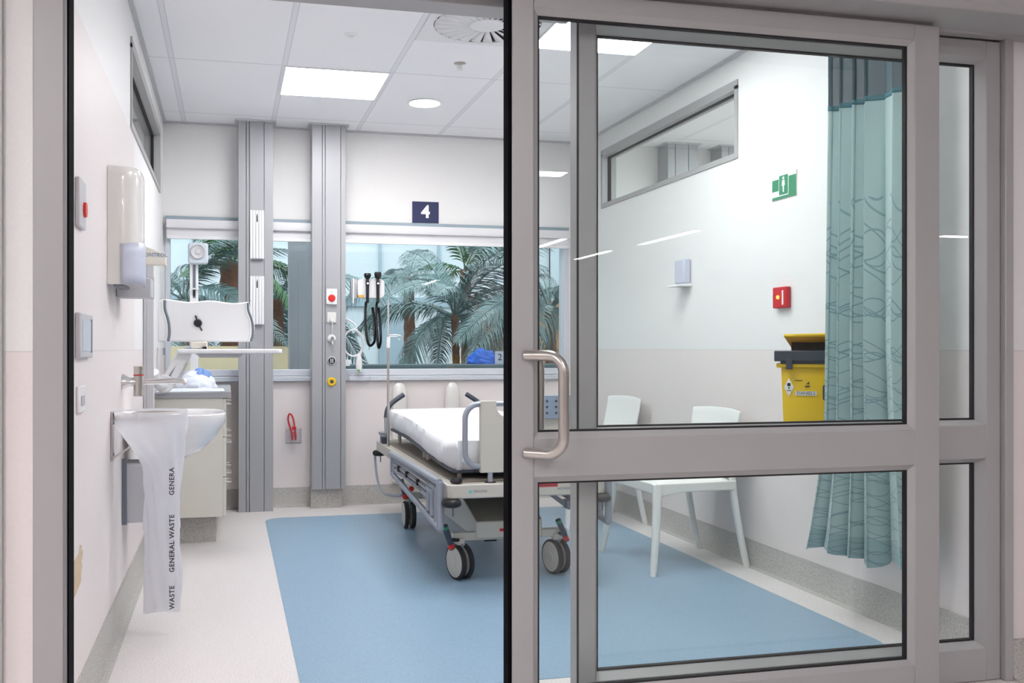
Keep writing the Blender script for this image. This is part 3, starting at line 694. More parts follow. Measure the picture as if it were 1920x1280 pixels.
# corner bumpers
for x, y in ((BX0 + .02, BY0 + .01), (BX1 - .02, BY0 + .01), (BX0 + .02, BY1 - .02), (BX1, BY1 - .02)):
    MB().lathe([(0, .020), (.036, .019), (.045, .010), (.047, 0), (.043, -.012), (.03, -.018), (0, -.018)], (x, y, .412), n=24).build('corner_bumper', 'black_plastic', bed)
    MB().lathe([(0, .022), (.024, .020), (.029, .012), (.029, .004), (.024, 0), (0, 0)], (x + (.03 if x < 1.3 else -.03), y + (.03 if y < 5 else -.03), .502), n=20).build('socket_cap', 'black_plastic', bed)
    MB().tube([(x + .01, y + .01, .40), (x + .01, y + .01, .35)], .004, 8).build('pin', 'grey_plastic', bed)
# push handles at the head
for s_, x in ((1, 1.045), (-1, 1.745)):
    MB().tube([(x, 6.30, .49), (x, 6.32, .66)], .013, 10).build('handle_post', 'tube_grey', bed)
    MB().tube([(x, 6.32, .655), (x + s_ * .01, 6.33, .715), (x + s_ * .045, 6.35, .755), (x + s_ * .13, 6.36, .81)], .0165, 12, 2).build('push_handle', 'charcoal', bed)
# side rails, folded down
def side_rail(x, s_):
    rl = MB().tube([(x, 5.60, .492), (x, 4.27, .505)], .017, 14).build('side_rail', 'tube_grey', bed)
    MB().tube([(x, 4.262, .507), (x, 4.258, .29)], .018, 14).build('end_post', 'tube_grey', rl)
    for y, z, zt in ((4.35, .305, .47), (4.44, .320, .45), (4.53, .332, .43)): MB().tube([(x + s_ * .006, y, zt), (x + s_ * .004, y, z)], .014, 12).build('baluster', 'tube_grey', rl)
    MB().tube([(x, 4.258, .288), (x, 5.0, .340), (x, 5.54, .378)], .016, 12).build('lower_bar', 'tube_grey', rl)
    for y0, z0, z1 in ((4.35, .462, .470), (4.44, .435, .442), (4.53, .400, .412)):
        MB().tube([(x + s_ * .006, y0, z0), (x + s_ * .006, 5.50, z1)], .0135, 12).build('middle_bar', 'tube_grey', rl)
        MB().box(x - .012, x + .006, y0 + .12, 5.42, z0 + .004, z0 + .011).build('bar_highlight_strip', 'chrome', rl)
    for y in (5.48, 5.56): MB().box(x - .010, x + .010, y - .018, y + .018, .365, .50).build('hinge_link', 'tube_grey', rl, bev=.002)
    for y in (4.75, 5.05, 5.3): MB().box(x - .016, x + .004, y - .014, y + .014, .425, .455).build('rail_clip', 'black_plastic', rl)
side_rail(.957, 1); side_rail(1.793, -1)
# lower cover with sloped shroud, cross beams
m = MB()
m.prism([(4.46, .192), (4.46, .275), (5.02, .425), (5.60, .425), (5.86, .275), (5.86, .192)], 'x', 1.185, 1.525); m.build('base_cover', 'bed_beige', bed, bev=.006)
MB().prism([(4.468, .278), (5.02, .4275), (5.02, .432), (4.462, .280)], 'x', 1.187, 1.523).build('cover_top_shade', 'bed_deck', bed, label='dark top slope of the cover')  # darker sheet: the shade under the deck put into the slope's colour
sticker(1.303, 1.36, 4.4598, .226, .240)
for y in (4.49, 5.80):
    MB().box(1.07, 1.66, y - .022, y + .022, .185, .225).build('cross_beam', 'bed_beige', bed, bev=.004)
MB().box(1.24, 1.30, 4.5, 4.55, .17, .185).build('base_foot', 'black_plastic', bed)
for y in (4.85, 5.45):
    MB().tube([(1.36, y, .28), (1.36, y, .44)], .045, 20).build('lift_column', 'tube_grey', bed)
# castors
def castor(x, y, az, pedal):
    ca = MB().box(x - .02, x + .02, y - .02, y + .02, .165, .20).build('castor', 'bed_beige', bed, bev=.004)
    ax = Vector((math.cos(az), math.sin(az), 0)); mx = Matrix([[ax[i], Vector((-ax[1], ax[0], 0))[i], (0, 0, 1)[i]] for i in range(3)]) @ RY(PI / 2)
    c = Vector((x, y, .086))
    for s_ in (-1, 1):
        cc = c + ax * s_ * .022
        MB().lathe([(.085, -.009), (.0855, 0), (.085, .009), (.077, .0135), (.074, .0135), (.074, -.0135), (.077, -.0135), (.085, -.009)], cc, mx, 36).build('tyre', 'rubber', ca)
        MB().lathe([(0, .018), (.022, .017), (.024, .014), (.06, .0155), (.0745, .012), (.0745, -.012), (.06, -.0155), (.024, -.014), (0, -.018)], cc, mx, 36).build('wheel_disc', 'bed_beige', ca)
    MB().obox(c + Vector((0, 0, .055)), (.012, .05, .07), RZ(az)).build('fork', 'tube_grey', ca)
    if pedal:
        p0, p1 = Vector(pedal[0]), Vector(pedal[1]); d = (p1 - p0).normalized()
        MB().tube([p0, p1], .0145, 10).build('brake_pedal', 'charcoal', ca)
        MB().tube([p1 - d * .03, p1 - d * .005], .0155, 10).build('pedal_end_red', 'red_plastic', ca, label='red pedal end')
        MB().tube([p0 + d * .002, p0 + d * .018], .0155, 10).build('pedal_end_green', 'green_sign', ca, label='green pedal end')
        MB().tube([p0.lerp(p1, .6), (x, y, .19)], .009, 8).build('pedal_arm', 'black_plastic', ca)
castor(1.105, 4.47, math.radians(-162), ((1.003, 4.36, .285), (1.048, 4.40, .165)))
castor(1.105, 5.80, math.radians(178), ((1.03, 5.66, .325), (1.06, 5.68, .205)))
castor(1.605, 4.48, math.radians(-166), ((1.60, 4.44, .275), (1.655, 4.46, .165)))
castor(1.62, 5.82, math.radians(170), None)
m = MB().lathe([(0, .01), (.016, .008), (.016, 0), (0, 0)], (1.085, 5.62, .275), RX(PI / 2), 16); m.build('release_knob', 'red_plastic', bed)
MB().tube([(.975, 6.36, .40), (.975, 6.34, .33), (.978, 6.25, .22), (.99, 6.1, .175), (1.02, 5.9, .19), (1.05, 5.75, .215)], .008, 8, 3).build('brake_cable', 'cable_grey', bed)
MB().box(1.58, 1.72, 4.26, 4.31, .36, .40).prism([(1.50, .425), (1.53, .425), (1.62, .37), (1.60, .35)], 'y', 4.28, 4.31).build('foot_lever', 'grey_plastic', bed)
MB().box(.985, 1.03, 6.12, 6.2, .50, .545).build('pole_socket', 'charcoal', bed, bev=.004)
MB().box(.99, 1.03, 6.22, 6.3, .545, .565).build('socket_latch', 'cable_grey', bed, bev=.003)
ivp = thing('iv_pole', 'thin chrome drip pole with a hook rising from the bed corner', 'drip pole', (.99, 6.0, .50))
q = (.998, 5.95)
MB().tube([(q[0], q[1], .50), (q[0], q[1], 1.20)], .0085, 12).build('lower_pole', 'steel', ivp)
MB().tube([(q[0], q[1], 1.20), (q[0], q[1], 1.44)], .0055, 10).build('upper_pole', 'chrome', ivp)
MB().tube([(q[0], q[1], 1.13), (q[0], q[1], 1.20)], .0125, 12).build('clamp_sleeve', 'white_plastic', ivp)
MB().tube([(q[0], q[1], 1.213), (q[0] + .05, q[1], 1.215), (q[0] + .085, q[1], 1.208), (q[0] + .09, q[1], 1.19), (q[0] + .075, q[1], 1.18), (q[0] + .062, q[1], 1.188)], .0028, 8, 2).build('hook', 'steel', ivp)
MB().tube([(q[0], q[1], 1.203), (q[0] + .06, q[1], 1.203)], .0028, 8).build('hook_brace', 'steel', ivp)

# ------------------------------------------------------------------ chairs
def make_chair(label):
    r = thing('plastic_chair', label, 'chair', (0, 0, 0), 'white visitor chairs')
    # facing -X; x from -.29 (front feet) to +.29 (rear feet)
    seat = MB()
    def st(u, v):
        x = -.235 + .44 * u; y = -.245 + .49 * v
        e = min(u, 1 - u, v, 1 - v); drop = max(0, 1 - e / .10)
        xx = x; k = 1 - .04 * drop ** 2
        z = .452 - .012 * math.sin(PI * u) * math.sin(PI * v) - .014 * drop ** 2
        return (xx, y * (1 - .08 * u), z)
    seat.grid(st, 16, 16); seat.build('seat', 'chair_white', r, solid=.012, ang=60)
    a = MB()
    a.prism([(-.235, .38), (-.10, .402), (.20, .402), (.215, .45), (-.245, .45)], 'y', -.252, -.232); a.prism([(-.235, .38), (-.10, .402), (.20, .402), (.215, .45), (-.245, .45)], 'y', .232, .252)
    a.box(-.250, -.232, -.245, .245, .395, .448); a.box(.19, .208, -.22, .22, .40, .448)
    a.build('apron', 'chair_white', r, bev=.006)
    bk = MB()
    def bf(u, v):
        z = .47 + .335 * v; y = (-.228 + .456 * u) * (1 - .03 * (1 - v)); x = .195 + .085 * v + .028 * (abs(u * 2 - 1) ** 2) * -1 + .012 * math.sin(PI * v)
        return (x, y, z + (.012 * (1 - abs(u * 2 - 1) ** 2) - .006 if v > .99 else 0))
    bk.grid(bf, 16, 10); bk.build('backrest', 'chair_white', r, solid=.016, bev=.004, ang=60)
    for s_ in (-1, 1):
        MB().tube([(-.232, s_ * .238, .44), (-.25, s_ * .262, .25), (-.285, s_ * .290, 0.0)], [.0255, .022, .0165], 12, 1).build('leg', 'chair_white', r)
        MB().tube([(.205, s_ * .222, .56), (.20, s_ * .228, .43), (.235, s_ * .23, .22), (.285, s_ * .232, 0.0)], [.020, .024, .021, .0165], 12, 1).build('leg', 'chair_white', r)
    return r
ch = make_chair('white plastic chair by the right wall, the one closer to the teal curtain')
ch.location = (2.315, 4.605, 0); ch.rotation_euler.z = math.radians(3)
dup(ch, (2.315, 5.82, 0), math.radians(3), 'white plastic chair by the right wall, the one closer to the back window')

# ------------------------------------------------------------------ clinical waste bin
bx0, bx1, by0, by1 = 2.335, 2.545, 3.66, 3.80
bn = thing('clinical_waste_bin', 'yellow clinical waste bin with grey collar and open lid on a wall bracket', 'waste bin', (2.42, 3.75, .60))
m = MB(); t = .016
v0 = [m.bm.verts.new(p) for p in ((bx0 + t, by0 + t, .60), (bx1 - t, by0 + t, .60), (bx1 - t, by1 - t, .60), (bx0 + t, by1 - t, .60))]; v1 = [m.bm.verts.new(p) for p in ((bx0, by0, 1.045), (bx1, by0, 1.045), (bx1, by1, 1.045), (bx0, by1, 1.045))]
m._face(v0)
for k in range(4): m._face([v0[k], v0[(k + 1) % 4], v1[(k + 1) % 4], v1[k]])
body = m.build('body', 'yellow_plastic', bn, solid=.004, bev=.006)
MB().box(bx0 - .022, bx1 + .022, by0 - .018, by1 + .018, 1.045, 1.062).build('rim', 'yellow_plastic', bn, bev=.004)
m = MB(); m.box(bx0 - .03, bx1 + .03, by0 - .03, by1 + .02, 1.072, 1.118); m.box(bx0 - .005, bx1 + .02, by0 - .02, by1 + .01, 1.060, 1.076); m.build('collar', 'charcoal', bn, bev=.004)
MB().box(bx0 + .018, bx0 + .045, by0 - .034, by0 - .016, 1.038, 1.085).build('latch', 'charcoal', bn, bev=.003)
MB().prism([(by0 + .03, 1.118), (by1, 1.118), (by1 - .01, 1.165), (by0 + .07, 1.18)], 'x', bx0 + .04, bx1 - .02).build('hinge_block', 'black_plastic', bn, bev=.003)
m = MB()
lid = [(bx0 + .01, by0 - .01, 1.182), (bx1 + .06, by0 - .01, 1.188), (bx1 + .06, by1 + .02, 1.115), (bx0 + .05, by1 + .02, 1.118)]
m._face([m.bm.verts.new(p) for p in lid]); m.build('lid_underside', 'yellow_deep', bn, solid=.006)
MB().tube([lid[0], lid[1]], .0075, 8).build('lid_edge', 'yellow_plastic', bn)
m = MB(); fyb = by0 + .0008
def fz(z): return by0 + t * (1.045 - z) / .445 - .0035
m.prism([(bx0 + .0, 1.0)] and [(bx0 + .010, .960), (bx0 + .030, 1.0), (bx0 + .050, .960), (bx0 + .030, .920)], 'y', fz(.95) - .0012, fz(.95)); m.build('hazard_diamond', 'white_ink', bn, label='white hazard diamond')
m = MB().box(bx0 + .023, bx0 + .037, fz(.96) - .002, fz(.96) - .0012, .965, .978); m.box(bx0 + .028, bx0 + .032, fz(.96) - .002, fz(.96) - .0012, .952, .962); m.box(bx0 + .020, bx0 + .040, fz(.95) - .002, fz(.95) - .0012, .944, .947); m.build('hazard_symbol', 'dark_ink', bn)
box(bx0 + .056, bx0 + .142, fz(.93) - .0012, fz(.93), .925, .943).build('name_plate', 'white_ink', bn)
MB().text('DANIELS', .0195, (bx0 + .099, fz(.93) - .002, .934), (1, 0, 0), (0, 0, 1), .0003).build('lettering', 'dark_ink', bn, flat=True)
m = MB(); m.prism([(bx0 + .100, .975), (bx0 + .112, .975), (bx0 + .112, .985)], 'y', fz(.975) - .0012, fz(.975)); m.box(bx0 + .095, bx0 + .115, fz(.965) - .0012, fz(.965), .962, .967); m.box(bx0 + .055, bx0 + .085, fz(.99) - .001, fz(.99), .988, .991); m.build('small_print', 'dark_ink', bn)
MB().prism(rrect(bx0 + .166, bx0 + .184, .905, .972, .0085), 'y', fz(.94) - .002, fz(.94) + .001).build('grip_slot', 'charcoal', bn)
m = MB().box(2.50, XR - .001, 3.66, 3.70, .60, .63).box(XR - .012, XR - .001, 3.60, 3.76, .56, 1.0)
ba_ = math.radians(-33); bmesh.ops.translate(m.bm, verts=m.bm.verts, vec=-Vector((2.46, 3.68, .60))); bmesh.ops.rotate(m.bm, verts=m.bm.verts, cent=(0, 0, 0), matrix=RZ(-ba_)); bmesh.ops.translate(m.bm, verts=m.bm.verts, vec=bn.location)
m.build('wall_bracket', 'pale_grey', bn, bev=.002)
bn.location = (2.46, 3.68, .60); bn.rotation_euler.z = ba_

# right wall: exit sign, call point, small dispenser
gs = thing('green_direction_sign', 'green and white pictogram sign on the right wall', 'sign', (XR - .003, 4.115, 1.92))
box(XR - .004, XR, 4.012, 4.218, 1.862, 1.985).build('plate', 'white_plastic', gs)
m = MB(); m.box(XR - .0052, XR - .004, 4.162, 4.216, 1.905, 1.962); m.box(XR - .0052, XR - .004, 4.014, 4.075, 1.875, 1.965); m.box(XR - .0052, XR - .004, 4.014, 4.216, 1.863, 1.876); m.build('green_field', 'green_sign', gs)
box(XR - .0058, XR - .0053, 4.082, 4.155, 1.882, 1.976).build('pictogram_panel', 'green_sign', gs)
m = MB(); m.lathe([(.0075, 0), (.0075, .0006), (0, .0006)], (XR - .0058, 4.118, 1.962), RY(-PI / 2), 14); m.prism([(4.108, 1.952), (4.128, 1.952), (4.131, 1.925), (4.124, 1.925), (4.122, 1.893), (4.114, 1.893), (4.112, 1.925), (4.105, 1.925)], 'x', XR - .0064, XR - .0058); m.build('figure', 'white_ink', gs)
cpnt = thing('fire_call_point', 'small red call point box on the right wall above the yellow bin', 'call point', (XR, 4.12, 1.37))
box(XR - .028, XR, 4.062, 4.178, 1.325, 1.428).build('housing', 'red_sign', cpnt, bev=.005)
box(XR - .030, XR - .0285, 4.082, 4.094, 1.34, 1.41).build('label_strip', 'white_ink', cpnt)
MB().lathe([(.010, 0), (.009, .006), (0, .007)], (XR - .028, 4.128, 1.378), RY(-PI / 2), 16).build('indicator_lamp', 'glow_amber', cpnt)
wd = thing('small_wall_dispenser', 'small pale lilac dispenser on the right wall between chairs and high window', 'dispenser', (XR, 5.13, 1.50))
box(XR - .05, XR, 5.07, 5.19, 1.51, 1.655).build('body', 'lilac', wd, bev=.01)
MB().prism([(XR - .095, 1.492), (XR - .0, 1.492), (XR, 1.512), (XR - .09, 1.502)], 'y', 5.06, 5.20).build('reflected_light_bar', 'white_plastic', wd, bev=.003)  # white bar standing in for a light reflected in the glass

# ------------------------------------------------------------------ curtain
cur = thing('privacy_curtain', 'teal privacy curtain with wavy line print gathered behind the door glass', 'curtain', (2.48, 3.27, .28))
def cpath(s, z):
    f = max(0.0, min(1.0, (z - .28) / 1.85))
    A = Vector((2.402, 3.385, 0)) + Vector((-.022, .095, 0)) * (max(0, 1 - (z - .28) / .62) ** 1.5) * (1 - s) ** 3.2 + Vector((-.006, .03, 0)) * (1 - f); B = Vector((2.575, 3.02, 0)).lerp(Vector((2.50, 3.00, 0)), min(1, f * 2.2))
    d = (B - A); nrm = Vector((d.y, -d.x, 0)).normalized()
    w = s + .018 * math.sin(2 * PI * s * 2.3 + 1)
    # folds: tight on the far half, broad and soft on the near half
    ph = 2 * PI * (9.2 * w - 4.7 * w * w)
    amp = (.022 + .012 * (1 - f)) * (.8 + .2 * math.sin(7 * s + 1) + .9 * s) 
    off = amp * math.sin(ph) + .006 * math.sin(ph * 2 + 1 + z)
    p = A + d * s + nrm * off + d.normalized() * .010 * math.sin(2 * ph)
    return p
def cf(zlo, zhi):
    def f(u, v):
        z = zlo + (zhi - zlo) * v; p = cpath(u, z)
        return (p.x, p.y, z + (.012 * math.sin(u * 11) + .01 * math.sin(u * 23) if v == 0 and zlo < 1 else 0))
    return f
MB().grid(cf(.285, 2.10), 220, 26, lambda u, v: (u * 1.5, .285 + (2.10 - .285) * v)).build('cloth', 'curtain_cloth', cur, ang=80)
MB().grid(cf(2.10, 2.66), 220, 8, lambda u, v: (u * 1.5, v * .56)).build('net_top', 'curtain_net', cur, ang=80)
MB().grid(cf(2.092, 2.112), 220, 1, lambda u, v: (u * 1.5, .30)).build('top_band', 'dark_teal', cur, ang=80, solid=.003)
tr_ = MB().tube([(2.36, 3.62, 2.682), (2.42, 3.36, 2.682), (2.55, 2.98, 2.682), (2.56, 2.90, 2.682)], .014, 8)
tag(tr_.build('curtain_rail', 'white_plastic', origin=(2.45, 3.3, 2.69)), 'white curtain rail fixed under the ceiling above the teal curtain', 'curtain rail')

# ------------------------------------------------------------------ left wall fittings
td = thing('paper_towel_dispenser', 'tall glossy cream dispenser with grey window on the left wall', 'dispenser', (XL, 3.83, 1.37))
def dsec(t, grow=0.0, dome=0.0):
    a = PI * t; x = XL + .001 + (.120 + grow) * abs(math.sin(a)) ** .62 * (1 - .55 * dome ** 2); y = 3.83 - (.132 + grow) * abs(math.cos(a)) ** .75 * (1 if a < PI / 2 else -1) * (1 - .42 * dome ** 2)
    return x, y
m = MB()
def disp(u, v):
    if v < .7: z = 1.368 + .385 * v / .7; dm = 0
    else: q = (v - .7) / .3; dm = q; z = 1.753 + .067 * math.sin(q * PI / 2)
    x, y = dsec(u, 0, dm * dm); return (x, y, z)
m.grid(disp, 28, 24)
for z, dm in ((1.368, 0), (1.82, 1)): m._face([m.bm.verts.new((*dsec(k / 28, 0, dm), z)) for k in range(29)])
m.build('cover', 'white_gloss', td, ang=60)
m = MB(); m.grid(lambda u, v: (*dsec(.07 + .80 * u, .003), 1.37 + (.150 + .012 * math.sin(PI * u)) * v), 20, 4); m.build('window', 'lilac', td, solid=.003, ang=60)
MB().box(XL + .02, XL + .055, 3.71, 3.95, 1.362, 1.372).build('outlet', 'grey_plastic', td)
ss = thing('soap_tray_unit', 'grey boxy soap unit fixed below the tall dispenser on the left wall', 'dispenser', (XL, 4.05, 1.33))
box(XL + .001, XL + .135, 3.98, 4.13, 1.335, 1.412).build('body', 'pale_grey', ss, bev=.004)
box(XL + .120, XL + .137, 4.12, 4.135, 1.335, 1.43).build('side_tab', 'pale_grey', ss, bev=.003)
gb = thing('glove_box_holder', 'beige box with blue CONTROL lettering on the left wall', 'box', (XL, 4.9, 1.54))
m = MB(); m.prism([(XL + .001, 1.545), (XL + .135, 1.545), (XL + .135, 1.60), (XL + .10, 1.612), (XL + .04, 1.635), (XL + .001, 1.645)], 'y', 4.90, 4.98); m.build('box_body', 'warm_white', gb, bev=.003)
MB().text('CONTROL', .027, (XL + .078, 4.8985, 1.593), (1, 0, 0), (0, 0, 1), .0005, bold=.02).build('lettering', 'panel_blue', gb, flat=True)
# call plate, switches, chipped patch
ab = thing('assist_call_plate', 'white wall plate with a red button just inside the doorway', 'call button', (XL, 3.0, 1.56))
box(XL, XL + .014, 2.94, 3.07, 1.49, 1.635).build('plate', 'pale_grey', ab, bev=.004)
MB().lathe([(.024, 0), (.022, .008), (0, .010)], (XL + .014, 3.025, 1.548), RY(PI / 2), 24).build('button', 'red_plastic', ab)
sw = thing('wall_control_panel', 'square light grey control panel with dark edge on the left wall', 'switch', (XL, 3.1, 1.17))
box(XL, XL + .016, 2.94, 3.205, 1.10, 1.235).build('plate', 'pale_grey', sw, bev=.004)
box(XL + .016, XL + .018, 3.155, 3.172, 1.115, 1.22).build('display_edge', 'grey_plastic', sw); box(XL + .016, XL + .0175, 2.98, 3.15, 1.12, 1.215).build('display', 'foil', sw)
ls = thing('light_switch', 'small white double rocker switch below the control panel', 'switch', (XL, 3.03, .975))
box(XL, XL + .009, 2.96, 3.095, .935, 1.015).build('plate', 'white_plastic', ls, bev=.003)
box(XL + .009, XL + .013, 3.0, 3.02, .955, .985).box(XL + .009, XL + .013, 3.035, 3.055, .955, .985).build('rocker', 'pale_grey', ls, bev=.001)
m = MB(); random.seed(3)
pts = [(2.93, .505), (3.02, .51), (3.035, .53), (3.07, .525), (3.06, .50), (3.09, .505), (3.085, .482), (3.06, .478), (3.075, .46), (3.055, .44), (3.06, .42), (3.02, .41), (2.93, .40)]
m.prism(pts, 'x', XL, XL + .0012); tag(m.build('paint_chip', 'chip', origin=(XL, 3.0, .385)), 'tan patch where the left wall surface has worn away', 'wall damage')

# waste bag on a wall ring
bh = thing('bag_holder', 'wall mounted chrome ring holder carrying the waste bag', 'bag holder', (XL, 3.85, .70))
rcx, rcy, rz_, rr = -.295, 3.85, .868, .125
MB().tube([(rcx + rr * math.cos(a), rcy + rr * math.sin(a), rz_) for a in [2 * PI * k / 40 for k in range(41)]], .0085, 10, caps=False).build('ring', 'steel', bh)
box(XL, XL + .008, 3.80, 3.84, .695, .885).build('wall_plate', 'steel', bh, bev=.002)
MB().tube([(XL + .008, 3.82, .868), (rcx - rr + .01, 3.845, .868)], .008, 10).build('arm', 'steel', bh); MB().tube([(XL + .008, 3.82, .705), (XL + .06, 3.835, .74), (rcx - .03, 3.83, .80)], .004, 8).build('brace', 'steel', bh)
for z in (.72, .84, .875): MB().lathe([(0, .004), (.006, .003), (.006, 0), (0, 0)], (XL + .008, 3.82, z), RY(PI / 2), 10).build('screw', 'grey_plastic', bh)
wb = thing('waste_bag', 'long translucent white bag printed GENERAL WASTE hanging from the ring', 'waste bag', (-.25, 3.85, .095))
m = MB(); random.seed(5)
def bag(u, v):
    a = 2 * PI * u; z = .885 - (.885 - .095) * v
    if v < .03: rx = rr + .014; ry = rr + .014; cx_ = rcx
    else:
        k = min(1, (v - .03) / .28); k = k * k * (3 - 2 * k)
        rx = (rr + .014) * (1 - k) + .067 * k; ry = (rr + .014) * (1 - k) + .040 * k; cx_ = rcx + (.045) * k
        if v > .32: ry *= (1 - .55 * (v - .32) / .68); rx *= 1 + .06 * math.sin(v * 9); cx_ -= .006 * (v - .3)
    wr = (.006 * math.sin(a * 5 + v * 9) + .005 * math.sin(a * 9 - v * 14)) * min(1, v * 6) * (1 if v < .6 else .6)
    return (cx_ + (rx + wr) * math.cos(a), rcy + (ry + wr) * math.sin(a), z + .004 * math.sin(a * 3) * v)
m.grid(bag, 72, 60, closed=True); 
# translucent film
mm, nt, bb = new_mat('bag_film'); n = nt.nodes; l = nt.links
n.remove(bb); out_ = n['Material Output']; tr2 = n.new('ShaderNodeBsdfTransparent'); di = n.new('ShaderNodeBsdfDiffuse'); tl = n.new('ShaderNodeBsdfTranslucent'); gl2 = n.new('ShaderNodeBsdfGlossy')
di.inputs[0].default_value = rgb(240, 241, 246); tl.inputs[0].default_value = rgb(240, 241, 246); gl2.inputs['Roughness'].default_value = .3
m1 = n.new('ShaderNodeMixShader'); m1.inputs[0].default_value = .45; l.new(di.outputs[0], m1.inputs[1]); l.new(tl.outputs[0], m1.inputs[2])
m2_ = n.new('ShaderNodeMixShader'); m2_.inputs[0].default_value = .06; l.new(m1.outputs[0], m2_.inputs[1]); l.new(gl2.outputs[0], m2_.inputs[2])
m3 = n.new('ShaderNodeMixShader'); m3.inputs[0].default_value = .2; l.new(m2_.outputs[0], m3.inputs[1]); l.new(tr2.outputs[0], m3.inputs[2]); l.new(m3.outputs[0], out_.inputs[0])
m.build('film', 'bag_film', wb, ang=180)
m = MB()
for body_, zc in (('GENERA', .612), ('GENERAL WASTE', .370), ('WASTE', .158)):
    m.text(body_, .0262, (-.213, 3.795 + (.612 - zc) * .03, zc), (0, 0, 1), (-1, 0, 0), .0004, bold=.022, sp=1.12)
# keep the print just in front of the film
m.build('lettering', 'dark_ink', wb, flat=True)

# basin
ba = thing('wash_basin', 'white ceramic wash basin on the left wall behind the waste bag', 'basin', (XL, 4.4, .63))
m = MB(); L = .432; Wd = .235
def bs(u, v):
    # u around (0..1), v: 0 outer bottom -> rim -> inner bottom
    a = 2 * PI * u; ca, sa = math.cos(a), math.sin(a)
    cxx = XL + L * .5; rx = L * .5; ry = Wd
    def sup(r, z, ox=0):
        ex = abs(ca) ** .72 * math.copysign(1, ca); ey = abs(sa) ** .72 * math.copysign(1, sa)
        x = cxx + ox + rx * r * ex; return (max(x, XL + .001), 4.40 + ry * r * ey, z)
    tab = [(.0, .635, -.05), (.45, .64, -.05), (.66, .675, -.03), (.86, .74, -.01), (.97, .795, 0), (1.0, .825, 0), (1.0, .838, 0), (.97, .842, 0), (.93, .838, 0), (.86, .80, .01), (.7, .74, .01), (.4, .715, .01), (0, .71, .01)]
    t_ = v * (len(tab) - 1); i = min(int(t_), len(tab) - 2); f = t_ - i
    r, z, o = [tab[i][k] * (1 - f) + tab[i + 1][k] * f for k in range(3)]
    return sup(max(r, .001), z, o)
m.grid(bs, 48, 24, closed=True); m.build('bowl', 'ceramic', ba, ang=60)
box(XL + .001, XL + .05, 4.22, 4.58, .74, .845).build('back_ledge', 'ceramic', ba, bev=.01)
tc_ = thing('basin_trap_cover', 'light grey box cover under the wash basin', 'cover', (XL, 4.30, .38)); 
box(XL + .001, XL + .19, 4.20, 4.42, .385, .632).build('cover', 'pale_grey', tc_, bev=.006)
box(XL + .001, XL + .02, 4.19, 4.20, .38, .66).build('edge_strip', 'grey_plastic', tc_)
tp = thing('wall_tap', 'chrome wall mounted lever tap above the basin', 'tap', (XL, 4.2, .985))
MB().lathe([(.034, 0), (.034, .006), (.020, .03), (.018, .07), (0, .07)], (XL, 4.20, .985), RY(PI / 2), 24).build('wall_flange', 'chrome', tp)
MB().tube([(-.372, 4.20, .925), (-.372, 4.20, 1.052)], .021, 22).build('body', 'steel', tp); MB().tube([(-.372, 4.20, 1.012), (-.372, 4.20, 1.017)], .0216, 22).build('red_band', 'red_sign', tp, label='red temperature band')
MB().tube([(-.36, 4.20, .985), (-.19, 4.185, .99), (-.178, 4.183, .978)], [.0125, .0125, .0115], 16, 1).build('spout', 'chrome', tp)

# wall mounted workstation
wk = thing('wall_workstation', 'white wall mounted computer workstation with wavy screen shell and keyboard tray', 'workstation', (XL, 5.35, .9))
box(XL + .001, XL + .05, 5.22, 5.32, .70, 1.62).build('wall_track', 'white_plastic', wk, bev=.004)
box(XL + .018, XL + .054, 5.208, 5.222, .70, 1.62).build('track_cover', 'pale_grey', wk, bev=.002)
ys = 5.58
# screen shell
P = []
x0, x1 = -.372, .118
top = [(x0 + (x1 - x0) * k / 20, 1.402 + .006 * math.sin(k / 20 * 4 * PI + .8) - .008 * k / 20) for k in range(21)]
rside = [(.122, 1.375), (.125, 1.34), (.142, 1.30), (.150, 1.25), (.148, 1.21), (.138, 1.178), (.125, 1.165)]
lside = [(-.39, 1.165), (-.392, 1.25), (-.392, 1.33), (-.388, 1.39)]
MB().prism(top + rside + lside, 'y', ys, ys + .045).build('screen_shell', 'white_plastic', wk, bev=.008)
for sx_, pth in ((1, [(-.352, 1.402), (-.352, 1.348), (-.335, 1.30), (-.326, 1.25), (-.326, 1.20), (-.334, 1.168)]), (1, [(.112, 1.392), (.113, 1.345), (.133, 1.30), (.141, 1.25), (.140, 1.20), (.128, 1.168)])):
    m = MB().tube([(x, ys - .001, z) for x, z in pth], .0068, 8, 2); m.build('shell_slot', 'grey_plastic', wk)
    m = MB().tube([(x - .013 * sx_, ys - .003, z) for x, z in pth], .005, 8, 2); m.build('shell_lip', 'white_plastic', wk)
kb = MB().lathe([(0, .018), (.018, .016), (.023, .008), (.024, 0), (0, 0)], (-.170, ys - .0, 1.272), RX(PI / 2), 24).build('clamp_knob', 'black_plastic', wk)
MB().tube([(-.183, ys - .008, 1.315), (-.172, ys - .008, 1.28)], .0048, 8).build('lever', 'black_plastic', kb); MB().tube([(-.166, ys - .008, 1.265), (-.147, ys - .008, 1.228)], .0048, 8).build('lever', 'black_plastic', kb)
m = MB(); m.prism(rrect(-.278, .297, 5.36, 5.64, .04), 'z', 1.098, 1.124); tr1 = m.build('keyboard_tray', 'white_plastic', wk, bev=.008, seg=3)
MB().prism([(-.15, 1.075), (.06, 1.075), (.09, 1.098), (-.18, 1.098)], 'y', 5.42, 5.56).build('tray_mount', 'pale_grey', wk, bev=.004)
box(-.205, -.115, 5.45, 5.55, 1.124, 1.165).build('mount_block', 'warm_white', wk, bev=.006); box(-.14, -.118, 5.43, 5.46, 1.124, 1.137).build('block_foot', 'black_plastic', wk)
box(-.24, -.205, 5.47, 5.52, 1.124, 1.142).build('scanner', 'foil', wk, bev=.004)
